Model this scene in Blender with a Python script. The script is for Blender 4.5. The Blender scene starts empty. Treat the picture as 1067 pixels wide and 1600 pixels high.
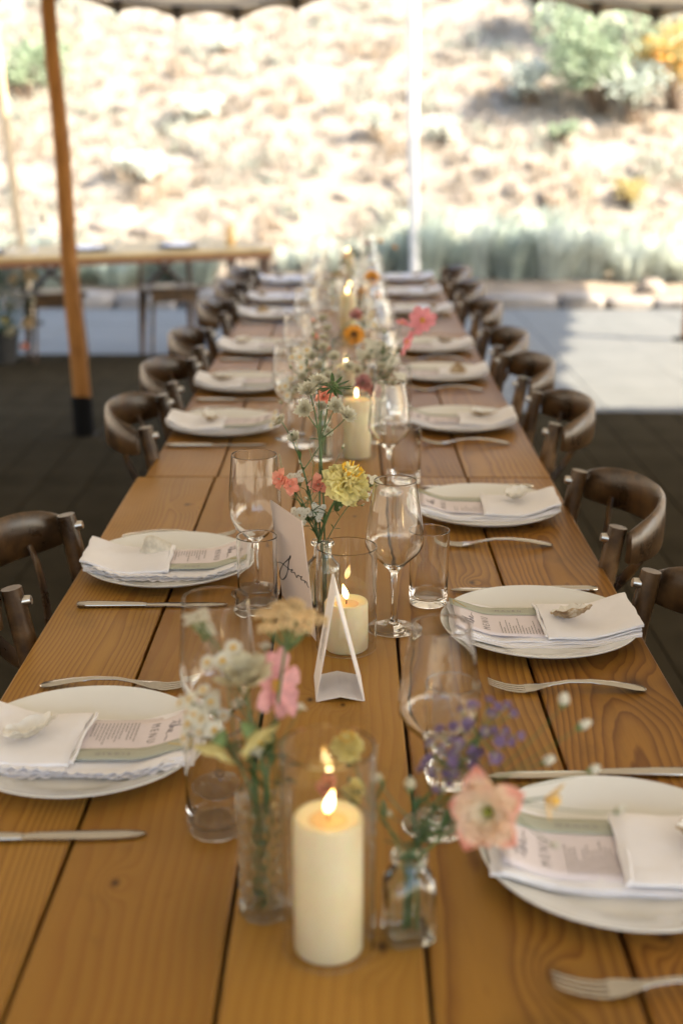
import bpy, bmesh, math, random
from math import sin, cos, pi, radians, sqrt, atan2, exp
from mathutils import Vector, Matrix, Quaternion
random.seed(7)
scene = bpy.context.scene
COL = scene.collection

# ------------------------------------------------------------------ camera, sky, sun, exposure
PITCH, YAW = radians(16.52), 0.00647
cam_data = bpy.data.cameras.new('camera')
cam = bpy.data.objects.new('camera', cam_data)
COL.objects.link(cam)
cam.location = (0, 0, 1.45)
cam.rotation_euler = (pi / 2 - PITCH, 0, YAW)
cam_data.sensor_fit = 'VERTICAL'
cam_data.sensor_height = 36
cam_data.lens = 45
cam_data.clip_start = 0.05
cam_data.clip_end = 2000
cam_data.dof.use_dof = True
cam_data.dof.focus_distance = 1.84
cam_data.dof.aperture_fstop = 2.8
scene.camera = cam

SUN_EL = radians(40)
SUN_DIR = Vector((0.978 * cos(SUN_EL), -0.206 * cos(SUN_EL), sin(SUN_EL)))   # towards the sun
world = bpy.data.worlds.new('World')
scene.world = world
world.use_nodes = True
wn = world.node_tree
for n in list(wn.nodes):
    wn.nodes.remove(n)
w_out = wn.nodes.new('ShaderNodeOutputWorld')
w_bg = wn.nodes.new('ShaderNodeBackground')
w_sky = wn.nodes.new('ShaderNodeTexSky')
w_sky.sky_type = 'NISHITA'
w_sky.sun_disc = False
w_sky.sun_elevation = SUN_EL
w_sky.sun_rotation = atan2(SUN_DIR.x, SUN_DIR.y)
w_sky.dust_density = 2.5
w_bg.inputs['Strength'].default_value = 0.135
wn.links.new(w_sky.outputs[0], w_bg.inputs[0])
wn.links.new(w_bg.outputs[0], w_out.inputs[0])

sun_data = bpy.data.lights.new('sun', 'SUN')
sun_data.energy = 4.2
sun_data.angle = radians(0.53)
sun_data.color = (1.0, 0.91, 0.78)
sun = bpy.data.objects.new('sun', sun_data)
COL.objects.link(sun)
sun.location = (20, -4, 20)
sun.rotation_euler = SUN_DIR.to_track_quat('Z', 'Y').to_euler()

scene.view_settings.view_transform = 'Standard'
scene.view_settings.look = 'None'
scene.view_settings.exposure = 2.6
scene.view_settings.gamma = 1.0
scene.view_settings.use_curve_mapping = False
scene.render.engine = 'CYCLES'
cy = scene.cycles
cy.max_bounces = 20
cy.diffuse_bounces = 6
cy.glossy_bounces = 8
cy.transmission_bounces = 20
cy.transparent_max_bounces = 16
cy.use_denoising = True
cy.sample_clamp_indirect = 12
cy.caustics_refractive = True
cy.caustics_reflective = False
cy.blur_glossy = 0.5

# ------------------------------------------------------------------ helpers
_R = Matrix.Rotation(YAW, 3, 'Z') @ Matrix.Rotation(pi / 2 - PITCH, 3, 'X')
def at(px, py, Y):
    """point at depth Y behind the spot (px, py) measured on the photograph"""
    d = _R @ Vector(((px - 533.5) / 2000, -(py - 800) / 2000, -1))
    t = Y / d.y
    return Vector((d.x * t, Y, 1.45 + d.z * t))

def vnoise(x, y, z=0.0):
    return (sin(x * 1.7 + y * 2.3 + z) + sin(x * 3.1 - y * 1.9 + 1.3 + z * 2) * 0.6 + sin(x * 5.3 + y * 4.7 + 2.1 - z) * 0.35) / 1.95

class MB:
    """collects shapes into one mesh"""
    def __init__(s):
        s.v, s.f, s.mi = [], [], []
        s.cur = 0
    def add(s, vs, fs):
        o = len(s.v)
        s.v.extend([tuple(p) for p in vs])
        for f in fs:
            s.f.append(tuple(i + o for i in f)); s.mi.append(s.cur)
        return s
    def box(s, c, d, rot=None):
        x, y, z = d[0] / 2, d[1] / 2, d[2] / 2
        vs = [Vector(p) for p in ((-x, -y, -z), (x, -y, -z), (x, y, -z), (-x, y, -z), (-x, -y, z), (x, -y, z), (x, y, z), (-x, y, z))]
        if rot is not None:
            vs = [rot @ p for p in vs]
        c = Vector(c)
        return s.add([p + c for p in vs], [(0, 3, 2, 1), (4, 5, 6, 7), (0, 1, 5, 4), (1, 2, 6, 5), (2, 3, 7, 6), (3, 0, 4, 7)])
    def bbox(s, c, d, b=0.004):
        """box with chamfered top edges and corners"""
        x, y, z = d[0] / 2, d[1] / 2, d[2] / 2
        rings = [(x - b, y - b, -z), (x, y, -z + b), (x, y, z - b), (x - b, y - b, z)]
        vs = []
        for (a, e, h) in rings:
            k = b if a == x else 0
            vs += [(-a + k, -e, h), (a - k, -e, h), (a, -e + k, h), (a, e - k, h), (a - k, e, h), (-a + k, e, h), (-a, e - k, h), (-a, -e + k, h)]
        fs = []
        for r in range(3):
            for i in range(8):
                j = (i + 1) % 8
                fs.append((r * 8 + i, r * 8 + j, r * 8 + 8 + j, r * 8 + 8 + i))
        fs.append(tuple(range(7, -1, -1))); fs.append(tuple(range(24, 32)))
        c = Vector(c)
        return s.add([Vector(p) + c for p in vs], fs)
    def lathe(s, prof, n=32, c=(0, 0, 0), rib=None, cap=True):
        """prof: (radius, z); rib(angle, i) scales the radius"""
        vs, fs, idx = [], [], []
        for i, (r, z) in enumerate(prof):
            if r < 1e-6:
                idx.append([len(vs)] * n); vs.append((c[0], c[1], c[2] + z))
            else:
                row = []
                for k in range(n):
                    a = 2 * pi * k / n
                    q = r * (rib(a, i) if rib else 1)
                    row.append(len(vs)); vs.append((c[0] + q * cos(a), c[1] + q * sin(a), c[2] + z))
                idx.append(row)
        for i in range(len(prof) - 1):
            A, B = idx[i], idx[i + 1]
            for k in range(n):
                j = (k + 1) % n
                if A[0] == A[1]:
                    if B[0] != B[1]: fs.append((A[0], B[j], B[k]))
                elif B[0] == B[1]:
                    fs.append((A[k], A[j], B[0]))
                else:
                    fs.append((A[k], A[j], B[j], B[k]))
        return s.add(vs, fs)
    def tube(s, path, rad, n=8, flat=None, up=None, cap=True):
        """path of points, radius number or list; flat=(sx, sy) squashes the section"""
        P = [Vector(p) for p in path]
        m = len(P)
        R = rad if isinstance(rad, (list, tuple)) else [rad] * m
        vs, fs = [], []
        prev = Vector(up) if up else None
        for i in range(m):
            t = (P[min(i + 1, m - 1)] - P[max(i - 1, 0)])
            t = t.normalized() if t.length > 1e-9 else Vector((0, 0, 1))
            if prev is None:
                prev = t.orthogonal()
            u = prev - t * prev.dot(t)
            u = u.normalized() if u.length > 1e-6 else t.orthogonal().normalized()
            prev = u
            w = t.cross(u)
            sx, sy = flat if flat else (1, 1)
            for k in range(n):
                a = 2 * pi * (k + 0.5) / n
                vs.append(P[i] + u * (cos(a) * R[i] * sx) + w * (sin(a) * R[i] * sy))
        for i in range(m - 1):
            for k in range(n):
                j = (k + 1) % n
                fs.append((i * n + k, i * n + j, i * n + n + j, i * n + n + k))
        if cap:
            fs.append(tuple(range(n - 1, -1, -1))); fs.append(tuple(range((m - 1) * n, m * n)))
        return s.add(vs, fs)
    def sheet(s, fn, nu, nv, thick=0.0, closed=False):
        """fn(u, v) -> point, u v in 0..1; thick gives the sheet an underside"""
        vs = [Vector(fn(i / nu, j / nv)) for i in range(nu + 1) for j in range(nv + 1)]
        W = nv + 1
        fs = [(i * W + j, (i + 1) * W + j, (i + 1) * W + j + 1, i * W + j + 1) for i in range(nu) for j in range(nv)]
        if thick:
            n0 = len(vs)
            low = [p - Vector((0, 0, thick)) for p in vs]
            fs2 = [(d + n0, c + n0, b + n0, a + n0) for (a, b, c, d) in fs]
            rim = [i * W for i in range(nu + 1)] + [nu * W + j for j in range(1, nv + 1)] + [i * W + nv for i in range(nu - 1, -1, -1)] + [j for j in range(nv - 1, 0, -1)]
            for a, b in zip(rim, rim[1:] + rim[:1]):
                fs2.append((a, a + n0, b + n0, b))
            vs = vs + low; fs = fs + fs2
        return s.add(vs, fs)
    def poly(s, pts, thick=0.0):
        """flat polygon (ccw from above) with thickness downwards"""
        n = len(pts)
        vs = [Vector(p) for p in pts]
        fs = [tuple(range(n))]
        if thick:
            vs += [p - Vector((0, 0, thick)) for p in vs[:n]]
            fs.append(tuple(range(2 * n - 1, n - 1, -1)))
            for i in range(n):
                j = (i + 1) % n
                fs.append((i, i + n, j + n, j))
        return s.add(vs, fs)
    def blob(s, c, r, seed=0, nu=10, nv=8, rough=0.25, flat=0.0):
        """uneven stone-like lump; r = (rx, ry, rz)"""
        rows = []
        vs, fs = [], []
        for j in range(nv + 1):
            th = pi * j / nv
            row = []
            for i in range(nu):
                ph = 2 * pi * i / nu
                d = Vector((sin(th) * cos(ph), sin(th) * sin(ph), cos(th)))
                k = 1 + rough * vnoise(d.x * 2.1 + seed, d.y * 2.1 + seed * 1.7, d.z * 2 + seed)
                if j in (0, nv):
                    if i == 0:
                        row = [len(vs)] * nu
                        vs.append((c[0] + d.x * r[0] * k, c[1] + d.y * r[1] * k, c[2] + d.z * r[2] * k))
                else:
                    row.append(len(vs))
                    vs.append((c[0] + d.x * r[0] * k, c[1] + d.y * r[1] * k, c[2] + d.z * r[2] * k))
            rows.append(row)
        for j in range(nv):
            for i in range(nu):
                k = (i + 1) % nu
                A, B = rows[j], rows[j + 1]
                if j == 0: fs.append((A[0], B[i], B[k]))
                elif j == nv - 1: fs.append((A[i], B[0], A[k]))
                else: fs.append((A[i], B[i], B[k], A[k]))
        return s.add(vs, fs)
    def xf(s, M):
        s.v = [tuple(M @ Vector(p)) for p in s.v]
        return s
    def mesh(s, name, mat, smooth=35):
        me = bpy.data.meshes.new(name)
        me.from_pydata(s.v, [], s.f)
        for m in (mat if isinstance(mat, (list, tuple)) else [mat]):
            me.materials.append(m)
        if isinstance(mat, (list, tuple)):
            me.polygons.foreach_set('material_index', s.mi)
        if smooth:
            me.polygons.foreach_set('use_smooth', [True] * len(me.polygons))
            if smooth < 180:
                me.set_sharp_from_angle(angle=radians(smooth))
        me.update()
        return me
    def build(s, name, mat, parent=None, smooth=35):
        return link(name, s.mesh(name, mat, smooth), parent)

def link(name, me, parent=None):
    o = bpy.data.objects.new(name, me)
    COL.objects.link(o)
    if parent: o.parent = parent
    return o
def tag(o, label, cat, group=None):
    o['label'] = label; o['category'] = cat
    if group: o['group'] = group
    return o
def thing(name, label, cat, loc=(0, 0, 0), rz=0.0, group=None):
    o = bpy.data.objects.new(name, None)
    o.empty_display_size = 0.05
    COL.objects.link(o)
    o.location = loc; o.rotation_euler = (0, 0, rz)
    return tag(o, label, cat, group)
def structure(o):
    o['kind'] = 'structure'; return o
def stuff(o):
    o['kind'] = 'stuff'; return o
def copy_tree(o, parent=None):
    c = o.copy(); COL.objects.link(c)
    if parent: c.parent = parent
    for ch in list(o.children):
        copy_tree(ch, c)
    return c
def dup(root, label, loc, rz=None):
    c = copy_tree(root)
    c['label'] = label
    c.location = loc
    if rz is not None: c.rotation_euler = (0, 0, rz)
    return c
ORD = ['nearest', 'second', 'third', 'fourth', 'fifth', 'sixth', 'seventh', 'eighth', 'ninth']

# ------------------------------------------------------------------ materials
class NT:
    def __init__(s, name):
        s.m = bpy.data.materials.new(name); s.m.use_nodes = True
        s.t = s.m.node_tree
        s.b = s.t.nodes['Principled BSDF']
        s.out = s.t.nodes['Material Output']
    def n(s, typ, **kw):
        x = s.t.nodes.new('ShaderNode' + typ)
        for k, v in kw.items(): setattr(x, k, v)
        return x
    def l(s, a, b): s.t.links.new(a, b)
    def math(s, op, a, b=None, c=None):
        x = s.n('Math', operation=op)
        for i, q in enumerate((a, b, c)):
            if q is None: continue
            if isinstance(q, (int, float)): x.inputs[i].default_value = q
            else: s.l(q, x.inputs[i])
        return x.outputs[0]
    def coord(s, kind='Object', scale=(1, 1, 1), loc=(0, 0, 0)):
        tc = s.n('TexCoord'); mp = s.n('Mapping')
        mp.inputs['Scale'].default_value = scale; mp.inputs['Location'].default_value = loc
        s.l(tc.outputs[kind], mp.inputs[0])
        return mp.outputs[0]
    def noise(s, vec, scale, detail=4, rough=0.55):
        x = s.n('TexNoise')
        x.inputs['Scale'].default_value = scale; x.inputs['Detail'].default_value = detail
        x.inputs['Roughness'].default_value = rough
        if vec is not None: s.l(vec, x.inputs['Vector'])
        return x.outputs[0]
    def ramp(s, fac, stops, interp='LINEAR'):
        x = s.n('ValToRGB'); r = x.color_ramp
        r.interpolation = interp
        while len(r.elements) < len(stops): r.elements.new(0.5)
        for e, (p, c) in zip(r.elements, stops):
            e.position = p; e.color = (*c, 1) if len(c) == 3 else c
        s.l(fac, x.inputs[0])
        return x.outputs[0]
    def mix(s, fac, a, b, typ='MIX'):
        x = s.n('Mix', data_type='RGBA', blend_type=typ)
        for sock, q in ((x.inputs['Factor'], fac), (x.inputs[6], a), (x.inputs[7], b)):
            if isinstance(q, (int, float)): sock.default_value = q
            elif isinstance(q, tuple): sock.default_value = (*q, 1)
            else: s.l(q, sock)
        return x.outputs[2]
    def set(s, **kw):
        for k, v in kw.items():
            k = k.replace('_', ' ')
            sock = s.b.inputs[k]
            if isinstance(v, (int, float)): sock.default_value = v
            elif isinstance(v, tuple): sock.default_value = (*v, 1) if len(v) == 3 and sock.type == 'RGBA' else v
            else: s.l(v, sock)
        return s
    def bump(s, h, strength=0.3, dist=0.002):
        x = s.n('Bump'); x.inputs['Strength'].default_value = strength; x.inputs['Distance'].default_value = dist
        s.l(h, x.inputs['Height']); s.l(x.outputs[0], s.b.inputs['Normal'])
        return s

def simple(name, col, rough=0.6, var=0.15, vscale=30, bump=0.0, bscale=200, bdist=0.001, **kw):
    """a plain material with a little natural unevenness"""
    t = NT(name)
    v = t.coord()
    nz = t.noise(v, vscale)
    a = tuple(min(1, c * (1 - var)) for c in col); b = tuple(min(1, c * (1 + var)) for c in col)
    c = t.ramp(nz, [(0.3, a), (0.7, b)])
    t.set(Base_Color=c, Roughness=rough)
    for k, q in kw.items(): t.set(**{k: q})
    if bump: t.bump(t.noise(v, bscale, 3), bump, bdist)
    return t.m

def table_wood(name, centre, z0, taper, ring, seed, light, dark, contrast=1.0, wob=0.006, knot=None, rough=0.38):
    t = NT(name)
    tc = t.n('TexCoord'); oi = t.n('ObjectInfo')
    sh = t.n('Vector' + 'Math', operation='ADD')
    cmb = t.n('CombineXYZ')
    cmb.inputs[0].default_value = seed * 3.1
    t.l(t.math('MULTIPLY', oi.outputs['Random'], 37.0), cmb.inputs[1])
    t.l(tc.outputs['Object'], sh.inputs[0]); t.l(cmb.outputs[0], sh.inputs[1])
    sep = t.n('SeparateXYZ'); t.l(tc.outputs['Object'], sep.inputs[0])
    x, y = sep.outputs[0], sep.outputs[1]
    def nz(sc, scale, det=2):
        mp = t.n('Mapping'); mp.inputs['Scale'].default_value = sc
        t.l(sh.outputs[0], mp.inputs[0])
        return t.noise(mp.outputs[0], scale, det)
    drift = t.math('MULTIPLY', t.math('SUBTRACT', nz((0, 1, 0), 1.1), 0.5), 0.10)
    xx = t.math('ADD', t.math('SUBTRACT', x, centre), drift)
    r = t.math('SQRT', t.math('ADD', t.math('MULTIPLY', xx, xx), z0 * z0))
    r = t.math('ADD', r, t.math('MULTIPLY', y, taper))
    r = t.math('ADD', r, t.math('MULTIPLY', t.math('SUBTRACT', nz((7, 1.6, 1), 1.5, 3), 0.5), wob * 2))
    r = t.math('ADD', r, t.math('MULTIPLY', t.math('SUBTRACT', nz((30, 5, 1), 2.0, 2), 0.5), wob * 0.25))
    kn = None
    for (kx, ky, ks) in (knot or []):
        dx = t.math('SUBTRACT', x, kx); dy = t.math('MULTIPLY', t.math('SUBTRACT', y, ky), 0.6)
        d2 = t.math('ADD', t.math('MULTIPLY', dx, dx), t.math('MULTIPLY', dy, dy))
        g = t.math('POWER', 2.718, t.math('MULTIPLY', d2, -1.0 / (ks * ks)))
        r = t.math('ADD', r, t.math('MULTIPLY', g, 0.03))
        k1 = t.math('POWER', 2.718, t.math('MULTIPLY', d2, -14.0 / (ks * ks)))
        kn = k1 if kn is None else t.math('ADD', kn, k1)
    fr = t.math('FRACT', t.math('DIVIDE', r, ring))
    band = t.ramp(fr, [(0.0, (0, 0, 0)), (0.35, (0.12,) * 3), (0.72, (0.62,) * 3), (0.88, (1, 1, 1)), (0.95, (0.55,) * 3), (1.0, (0, 0, 0))])
    fibre = nz((260, 5, 1), 2.5, 3)
    tone = nz((4, 0.7, 1), 1.3, 3)
    gain = {1: 0.98, 2: 0.84, 3: 0.93, 4: 0.92, 5: 0.86, 8: 1.0}[seed]
    light = (light[0] * 0.88 * gain, light[1] * 1.0 * gain ** 1.15, light[2] * 0.82 * gain ** 1.25)
    base = t.ramp(tone, [(0.25, tuple(c * 0.66 for c in light)), (0.5, light), (0.75, tuple(min(1, c * 1.2) for c in light))])
    f = t.math('MULTIPLY', band, t.math('MULTIPLY', contrast, t.math('ADD', 0.55, t.math('MULTIPLY', nz((3, 1.2, 1), 2.0), 0.8))))
    c = t.mix(f, base, dark)
    c = t.mix(t.math('MULTIPLY', t.math('SUBTRACT', fibre, 0.45), 0.55), c, tuple(q * 0.5 for q in dark))
    if kn is not None: c = t.mix(kn, c, (0.05, 0.018, 0.006))
    # worn smudges and stains
    st = t.ramp(nz((5, 3, 1), 2.2, 6), [(0.32, (1, 1, 1)), (0.42, (0, 0, 0))])
    c = t.mix(t.math('MULTIPLY', st, 0.35), c, tuple(q * 0.45 for q in light))
    sm = nz((1.5, 1.2, 1), 3.0, 5)
    t.set(Base_Color=c, Roughness=t.math('ADD', rough - 0.1, t.math('MULTIPLY', sm, 0.26)))
    t.set(Specular_IOR_Level=0.18)
    t.bump(t.math('ADD', t.math('MULTIPLY', f, 0.6), t.math('MULTIPLY', fibre, 0.6)), 0.3, 0.0006)
    return t.m

OAK_L, OAK_D = (0.41, 0.19, 0.042), (0.17, 0.056, 0.009)
WOOD = [
    table_wood('pine_plank_fine', 0.02, 0.02, 0.010, 0.0062, 1, OAK_L, OAK_D, 0.7, 0.005, [(0.03, 0.42, 0.03), (-0.04, -0.25, 0.015), (0.05, 0.8, 0.02)]),
    table_wood('pine_plank_plain', -0.09, 0.06, 0.006, 0.011, 2, (0.40, 0.18, 0.040), (0.23, 0.088, 0.015), 0.55, 0.007, [(0.05, -0.3, 0.022), (-0.03, -0.52, 0.016), (0.06, 0.55, 0.02), (-0.05, 0.25, 0.012)]),
    table_wood('pine_plank_pale', 0.12, 0.04, 0.008, 0.012, 3, (0.44, 0.205, 0.048), (0.26, 0.105, 0.018), 0.5, 0.007, [(-0.03, -0.1, 0.016), (0.012, -0.115, 0.012), (0.05, -0.62, 0.02), (-0.06, 0.5, 0.018), (0.03, 0.72, 0.014)]),
    table_wood('pine_plank_stripe', -0.04, 0.05, 0.016, 0.0105, 4, (0.40, 0.178, 0.038), (0.12, 0.036, 0.007), 0.75, 0.012, [(0.02, -0.66, 0.024), (-0.05, -0.40, 0.016), (0.04, 0.35, 0.02)]),
    table_wood('pine_plank_flame', 0.01, 0.035, 0.020, 0.0080, 5, (0.39, 0.165, 0.034), (0.10, 0.029, 0.005), 0.8, 0.012, [(0.04, -0.05, 0.05), (-0.05, -0.6, 0.02), (0.0, 0.66, 0.022)]),
]

def chair_wood():
    t = NT('worn_dark_bentwood')
    v = t.coord(scale=(6, 6, 6))
    oi = t.n('ObjectInfo')
    a = t.noise(v, 2.2, 6, 0.65)
    mp = t.coord(scale=(40, 40, 5))
    g = t.noise(mp, 2.5, 4)
    c = t.ramp(a, [(0.25, (0.017, 0.009, 0.004)), (0.46, (0.048, 0.024, 0.009)), (0.62, (0.14, 0.075, 0.028)), (0.8, (0.27, 0.16, 0.07))])
    c = t.mix(t.math('MULTIPLY', g, 0.55), c, (0.02, 0.011, 0.006))
    t.set(Base_Color=c, Roughness=t.math('ADD', 0.16, t.math('MULTIPLY', a, 0.3)))
    t.bump(g, 0.35, 0.001)
    return t.m
CHAIR = chair_wood()

def glass_mat(name, tint=(1, 1, 1), rough=0.0, ior=1.46):
    t = NT(name)
    t.set(Base_Color=tint, Roughness=rough, IOR=ior, Transmission_Weight=1.0)
    return t.m
GLASS = glass_mat('clear_glass', (0.985, 0.99, 0.985))
VASE_GLASS = glass_mat('pressed_glass', (0.93, 0.97, 0.94), 0.02, 1.5)

PORCELAIN = simple('glazed_porcelain', (0.70, 0.70, 0.67), 0.16, 0.02, 8, Coat_Weight=0.4, Coat_Roughness=0.05)
def cloth(name, col, sc=900):
    t = NT(name)
    v = t.coord()
    w1 = t.n('TexWave', wave_type='BANDS', bands_direction='X'); w1.inputs['Scale'].default_value = sc / 3
    w2 = t.n('TexWave', wave_type='BANDS', bands_direction='Y'); w2.inputs['Scale'].default_value = sc / 3
    t.l(v, w1.inputs[0]); t.l(v, w2.inputs[0])
    big = t.noise(v, 14, 5)
    c = t.ramp(big, [(0.3, tuple(q * 0.93 for q in col)), (0.7, col)])
    t.set(Base_Color=c, Roughness=0.85, Sheen_Weight=0.2)
    h = t.math('ADD', t.math('MULTIPLY', t.math('ADD', w1.outputs[1], w2.outputs[1]), 0.25), t.math('MULTIPLY', t.noise(v, 35, 5), 3.0))
    t.bump(h, 0.35, 0.0012)
    return t.m
LINEN = cloth('white_linen', (0.83, 0.82, 0.845))
PAPER = simple('lilac_menu_paper', (0.72, 0.655, 0.675), 0.75, 0.02, 60)
WHITE_PAPER = simple('white_card', (0.80, 0.78, 0.79), 0.7, 0.015, 80, bump=0.1, bscale=500, bdist=0.0003)
SAGE_PAPER = simple('sage_name_paper', (0.40, 0.41, 0.33), 0.6, 0.03, 50)
GOLD = simple('gold_foil', (0.55, 0.40, 0.12), 0.3, 0.03, 50, Metallic=0.9)
INK = simple('black_ink', (0.012, 0.011, 0.011), 0.6, 0.1, 80)
GREY_INK = simple('grey_print', (0.27, 0.245, 0.255), 0.7, 0.1, 80)
STEEL = simple('polished_cutlery_steel', (0.50, 0.475, 0.43), 0.14, 0.04, 40, Metallic=1.0)
BOLT = simple('steel_bolt', (0.55, 0.52, 0.47), 0.3, 0.1, 60, Metallic=1.0)
def wax_mat():
    t = NT('ivory_wax')
    v = t.coord()
    c = t.ramp(t.noise(v, 22, 3), [(0.3, (0.83, 0.72, 0.46)), (0.7, (0.88, 0.79, 0.55))])
    t.set(Base_Color=c, Roughness=0.42, Subsurface_Weight=0.6, Subsurface_Scale=0.02, Subsurface_Radius=(1.0, 0.6, 0.3))
    t.bump(t.noise(v, 90, 3), 0.08, 0.001)
    return t.m
WAX = wax_mat()
MELT = simple('melted_wax', (0.80, 0.60, 0.30), 0.08, 0.05, 30, Subsurface_Weight=0.5, Subsurface_Scale=0.015)
WICK = simple('burnt_wick', (0.02, 0.014, 0.01), 0.9)
def flame_mat():
    t = NT('candle_flame')
    tc = t.n('TexCoord'); sep = t.n('SeparateXYZ'); t.l(tc.outputs['Object'], sep.inputs[0])
    h = t.math('DIVIDE', sep.outputs[2], 0.026)
    c = t.ramp(h, [(0.0, (1.0, 0.34, 0.06)), (0.25, (1.0, 0.62, 0.22)), (0.6, (1.0, 0.74, 0.36)), (1.0, (1.0, 0.52, 0.13))])
    e = t.n('Emission'); e.inputs['Strength'].default_value = 3.2
    t.l(c, e.inputs[0]); t.l(e.outputs[0], t.out.inputs[0])
    return t.m
FLAME = flame_mat()

def leafy(name, col, trans=0.35, rough=0.5, var=0.25, vs=60):
    """thin living tissue: some light comes through"""
    t = NT(name)
    v = t.coord()
    c = t.ramp(t.noise(v, vs, 3), [(0.3, tuple(q * (1 - var) for q in col)), (0.7, tuple(min(1, q * (1 + var)) for q in col))])
    t.set(Base_Color=c, Roughness=rough)
    tr = t.n('BsdfTranslucent'); t.l(c, tr.inputs[0])
    mx = t.n('MixShader'); mx.inputs[0].default_value = trans
    t.l(t.b.outputs[0], mx.inputs[1]); t.l(tr.outputs[0], mx.inputs[2]); t.l(mx.outputs[0], t.out.inputs[0])
    return t.m
STEM = leafy('fresh_stem', (0.075, 0.135, 0.045), 0.1)
LEAF = leafy('fresh_leaf', (0.055, 0.115, 0.035), 0.3)
SEPAL = leafy('pale_sepal', (0.16, 0.24, 0.09), 0.2)
P_WHITE = leafy('white_petal', (0.72, 0.71, 0.62), 0.4, var=0.05)
P_CREAM = leafy('cream_petal', (0.62, 0.58, 0.42), 0.4, var=0.08)
P_ASTR = leafy('greenish_white_bract', (0.62, 0.60, 0.48), 0.35, var=0.10)
P_PINK = leafy('pink_petal', (0.72, 0.29, 0.33), 0.4, var=0.12)
P_BLUSH = leafy('blush_petal', (0.64, 0.33, 0.35), 0.4, var=0.22, vs=140)
P_ROSE = leafy('dusky_pink_petal', (0.56, 0.27, 0.27), 0.4, var=0.10)
P_CORAL = leafy('coral_petal', (0.86, 0.39, 0.28), 0.4, var=0.1)
P_YEL = leafy('pale_yellow_petal', (0.92, 0.84, 0.42), 0.4, var=0.12)
P_LEMON = leafy('lemon_petal', (0.74, 0.68, 0.32), 0.4, var=0.06)
P_ORANGE = leafy('orange_petal', (0.74, 0.34, 0.03), 0.35, var=0.12)
P_PURPLE = leafy('purple_petal', (0.27, 0.19, 0.34), 0.4, var=0.25)
P_TAN = leafy('tan_floret', (0.74, 0.56, 0.30), 0.3, var=0.15)
def peach_mat():
    t = NT('peach_petal')
    tc = t.n('TexCoord'); ln = t.n('VectorMath', operation='LENGTH'); t.l(tc.outputs['Object'], ln.inputs[0])
    c = t.ramp(t.math('ADD', t.math('MULTIPLY', ln.outputs['Value'], 21.0), t.math('MULTIPLY', t.noise(t.coord(), 80, 3), 0.25)),
               [(0.22, (0.48, 0.48, 0.16)), (0.40, (0.82, 0.72, 0.52)), (0.85, (0.82, 0.60, 0.45)), (1.05, (0.80, 0.38, 0.30))])
    t.set(Base_Color=c, Roughness=0.55)
    tr = t.n('BsdfTranslucent'); t.l(c, tr.inputs[0])
    mx = t.n('MixShader'); mx.inputs[0].default_value = 0.35
    t.l(t.b.outputs[0], mx.inputs[1]); t.l(tr.outputs[0], mx.inputs[2]); t.l(mx.outputs[0], t.out.inputs[0])
    return t.m
P_PEACH = peach_mat()
C_YEL = simple('yellow_stamens', (0.70, 0.42, 0.03), 0.8, 0.2, 200)
C_DARK = simple('dark_seed_head', (0.035, 0.016, 0.008), 0.9, 0.3, 200)
C_GREEN = simple('green_eye', (0.20, 0.22, 0.03), 0.7, 0.2, 150)
C_OLIVE = simple('olive_flower_centre', (0.38, 0.34, 0.22), 0.8, 0.3, 250)

def shell_out():
    t = NT('oyster_outside')
    v = t.coord(scale=(1, 1, 1))
    c = t.ramp(t.noise(v, 70, 6, 0.7), [(0.36, (0.16, 0.09, 0.04)), (0.52, (0.40, 0.29, 0.17)), (0.66, (0.60, 0.53, 0.42))])
    t.set(Base_Color=c, Roughness=0.7)
    t.bump(t.noise(v, 160, 5), 0.8, 0.003)
    return t.m
SHELL_OUT = shell_out()
SHELL_PALE = simple('bleached_shell', (0.55, 0.51, 0.43), 0.45, 0.22, 90, bump=0.6, bscale=140, bdist=0.002)
NACRE = simple('pearly_shell_inside', (0.74, 0.73, 0.69), 0.22, 0.06, 45, Coat_Weight=0.3)
CORK = simple('rough_bark', (0.13, 0.085, 0.05), 0.9, 0.5, 60, bump=1.0, bscale=120, bdist=0.004)

def canvas(name, col, trans):
    t = NT(name)
    v = t.coord()
    c = t.ramp(t.noise(v, 1.2, 5), [(0.3, tuple(q * 0.9 for q in col)), (0.7, tuple(min(1, q * 1.06) for q in col))])
    t.set(Base_Color=c, Roughness=0.9)
    tr = t.n('BsdfTranslucent'); t.l(c, tr.inputs[0])
    mx = t.n('MixShader'); mx.inputs[0].default_value = trans
    t.l(t.b.outputs[0], mx.inputs[1]); t.l(tr.outputs[0], mx.inputs[2]); t.l(mx.outputs[0], t.out.inputs[0])
    return t.m
CANVAS_TAN = canvas('tan_tent_canvas', (0.38, 0.325, 0.24), 0.22)
CANVAS_HEM = canvas('doubled_hem_canvas', (0.30, 0.25, 0.18), 0.09)
CANVAS_SHADE = canvas('off_white_shade_canvas', (0.66, 0.64, 0.58), 0.14)
TAB = simple('dark_webbing', (0.05, 0.04, 0.032), 0.8)
def pole_mat(name, a, b):
    t = NT(name)
    v = t.coord(scale=(9, 9, 1.2))
    c = t.ramp(t.noise(v, 5, 5), [(0.3, a), (0.7, b)])
    t.set(Base_Color=c, Roughness=0.55, Specular_IOR_Level=0.2)
    t.bump(t.noise(t.coord(scale=(60, 60, 3)), 4, 3), 0.3, 0.001)
    return t.m
POLE = pole_mat('varnished_larch_pole', (0.20, 0.080, 0.014), (0.34, 0.150, 0.034))
POLE_PALE = pole_mat('pale_ash_pole', (0.40, 0.29, 0.16), (0.52, 0.40, 0.25))
POLE_WHITE = pole_mat('whitewashed_pole', (0.66, 0.62, 0.54), (0.78, 0.75, 0.68))
BLACK_STEEL = simple('black_steel_sleeve', (0.007, 0.007, 0.007), 0.8, 0.2, 40, Specular_IOR_Level=0.05)

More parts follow.
